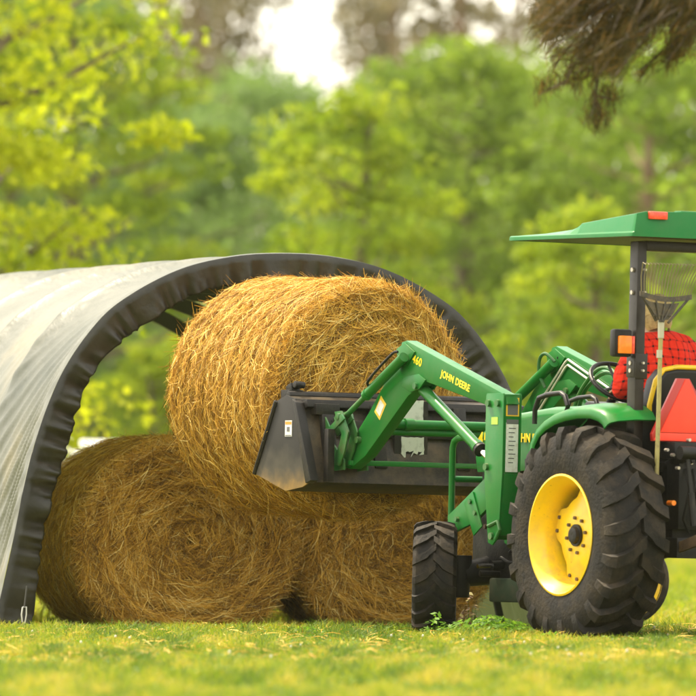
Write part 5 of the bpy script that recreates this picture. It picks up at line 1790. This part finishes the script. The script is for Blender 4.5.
# yellow rimmed implement wheel beyond the rear tyre
iw = empty('implement_wheel', (0, 0, 0))
tag(iw, 'yellow implement wheel peeping out past the big rear tyre', 'wheel')
pw = at(623, 590, 59.0)
iw.location = (pw.x, 59.0, 0.30)
iw.rotation_euler = (0, 0, R(-4))
MB().lathe_y([(-0.05, 0.25), (-0.05, 0.28), (-0.03, 0.30), (0.03, 0.30), (0.05, 0.28), (0.05, 0.25)], 40, close=True).build('tyre', RB, iw)
MB().lathe_y([(-0.052, 0.258), (-0.045, 0.25), (-0.02, 0.20), (-0.015, 0.0), (0.0, 0.0), (0.005, 0.20), (0.05, 0.258)], 40).build('rim', YL, iw, smooth=40)
MB().tube([(0, -0.02, 0), (0, 0.30, 0), (0.0, 0.32, 0.25)], 0.025, 10).build('axle', BK, iw)

# ------------------------------------------------------------------ clover, weeds, litter in the grass
def clover():
    g = np.random.default_rng(17)
    n = 60000
    y = g.uniform(37, 59.5, n)
    x = g.uniform(-1, 1, n) * (y * 0.062 + 0.5)
    keep = (vnoise(x, y, 1.1, 31) * 0.5 + vnoise(x, y * 0.6, 4.0, 32) * 0.5 + g.normal(0, 0.06, n)) > 0.50
    x, y = x[keep], y[keep]
    n = len(x)
    C = np.stack([x, y, ground_z(x, y) + g.uniform(0.015, 0.062, n)], 1)
    up = norm(np.stack([g.normal(0, 0.45, n), g.normal(-0.15, 0.45, n), np.ones(n)], 1))
    a = norm(np.cross(up, g.normal(0, 1, (n, 3))))
    b_ = np.cross(up, a)
    r = g.uniform(0.006, 0.013, n)[:, None]
    V = np.stack([C - a * r, C - b_ * r * 0.9, C + a * r, C + b_ * r * 0.9], 1).reshape(-1, 3)
    m = leaf_mat('clover_leaf', [(0.0, (0.05, 0.13, 0.012)), (0.6, (0.12, 0.23, 0.015)), (1.0, (0.24, 0.33, 0.02))], 0.45)
    o = np_mesh('clover', V, np.arange(n * 4).reshape(-1, 4), np.clip(g.normal(0.5, 0.22, n), 0, 1), m)
    tag(o, 'low clover leaves spread through the meadow grass', 'clover', kind='stuff')
clover()

def litter():
    """hay shed round the bales and along the wheel tracks"""
    g = np.random.default_rng(23)
    n = 6400
    x = np.concatenate([g.normal(-0.9, 0.75, 2300), g.normal(0.5, 0.7, 1700), g.uniform(-2.2, 2.4, 2400)])
    y = np.concatenate([58.35 + g.normal(0, 0.28, 2300), 58.5 + g.normal(0, 0.3, 1700), g.uniform(47, 58, 2400)])
    a = g.uniform(0, np.pi, n)
    T = norm(np.stack([np.cos(a), np.sin(a), g.normal(0, 0.25, n)], 1))
    base = np.stack([x, y, ground_z(x, y) + g.uniform(0.01, 0.055, n)], 1)
    N = np.tile(np.array([0, 0, 1.0]), (n, 1))
    V, Q = ribbons(base, T, N, g.uniform(0.06, 0.2, n), g.uniform(0.003, 0.006, n), g.uniform(0, 0.02, n), g.normal(0, 0.02, n), g)
    o = np_mesh('hay_litter', V, Q, np.repeat(np.clip(g.normal(0.6, 0.2, n), 0, 1), 3), M_HAY)
    tag(o, 'loose hay strewn over the grass at the foot of the bales', 'hay litter', kind='stuff')
litter()

L_WEED = leaf_mat('weed_leaf', [(0.0, (0.07, 0.17, 0.014)), (0.6, (0.15, 0.31, 0.02)), (1.0, (0.27, 0.40, 0.02))], 0.5)
def weed(label, u, v, Y, rad, h, n, seed, mtl=L_WEED):
    g = np.random.default_rng(seed)
    p = at(u, v, Y)
    root = empty('weed_clump', (p.x, Y, float(ground_z(p.x, Y))))
    tag(root, label, 'weed', 'leafy weeds in the grass')
    a = g.uniform(0, 2 * np.pi, n)
    q = rad * np.sqrt(g.uniform(0, 1, n))
    z = h * (1 - (q / rad) ** 2 * 0.7) * g.uniform(0.15, 1.0, n)
    C = np.stack([q * np.cos(a), q * np.sin(a), z], 1)
    up = norm(np.stack([np.cos(a) * 0.5 + g.normal(0, 0.4, n), np.sin(a) * 0.5 + g.normal(0, 0.4, n), np.ones(n)], 1))
    t = norm(np.cross(up, g.normal(0, 1, (n, 3))))
    b_ = np.cross(up, t)
    r = g.uniform(0.010, 0.022, n)[:, None]
    V = np.stack([C - t * r * 1.4, C - b_ * r * 0.6, C + t * r * 1.4, C + b_ * r * 0.6], 1).reshape(-1, 3)
    np_mesh('leaves', V, np.arange(n * 4).reshape(-1, 4), np.clip(g.normal(0.5, 0.25, n), 0, 1), mtl, root)
    mb = MB()
    for i in range(0, n, max(1, n // 26)):
        mb.tube([(C[i][0] * 0.3, C[i][1] * 0.3, -0.01), tuple(C[i])], [0.003, 0.0015], 4)
    mb.build('stems', L_WEED, root)
weed('broad green weed clump growing in front of the front wheel', 488, 636, 54.9, 0.34, 0.15, 1100, 1)
weed('small weed sprig standing against the tread of the front wheel', 437, 632, 55.0, 0.10, 0.17, 90, 2)
weed('low weed tuft by the rear tyre on the wheel track side', 553, 640, 53.4, 0.14, 0.08, 150, 3)
weed('dry seeding weed between the front axle and the deck', 470, 600, 56.4, 0.07, 0.26, 110, 4, L_BRUSH)
weed('loose weed clump on the grass below the gap between the ground bales', 306, 640, 55.6, 0.16, 0.07, 190, 5)
weed('wide flat weed clump by the corner of the shelter skirt', 70, 636, 56.0, 0.20, 0.06, 220, 6)
# white clover heads
M_HEAD = mat('clover_head', (0.55, 0.54, 0.42), 0.8)
def clover_head(x, y, i):
    root = empty('clover_flower', (x, y, float(ground_z(x, y))))
    tag(root, 'tiny white clover flower dotting the grass', 'flower', 'white clover flowers in the grass')
    return root
g = random.Random(12)
proto = None
for i in range(24):
    y = g.uniform(47.5, 56.0)
    u = g.uniform(20, 690) if i % 3 else g.uniform(380, 600)
    x = (u - 348) / F * y
    if proto is None:
        proto = clover_head(x, y, i)
        MB().tube([(0, 0, 0), (0, 0, 0.062)], 0.0015, 5).build('stem', L_WEED, proto)
        MB().loft([[(r_ * math.cos(a), r_ * math.sin(a), z_) for a in [2 * math.pi * j / 8 for j in range(8)]] for r_, z_ in ((0.003, 0.050), (0.0065, 0.053), (0.0075, 0.058), (0.006, 0.063), (0.002, 0.066))]).build('flower_head', M_HEAD, proto)
    else:
        c = copy_tree(proto)
        c.location = (x, y, float(ground_z(x, y)))
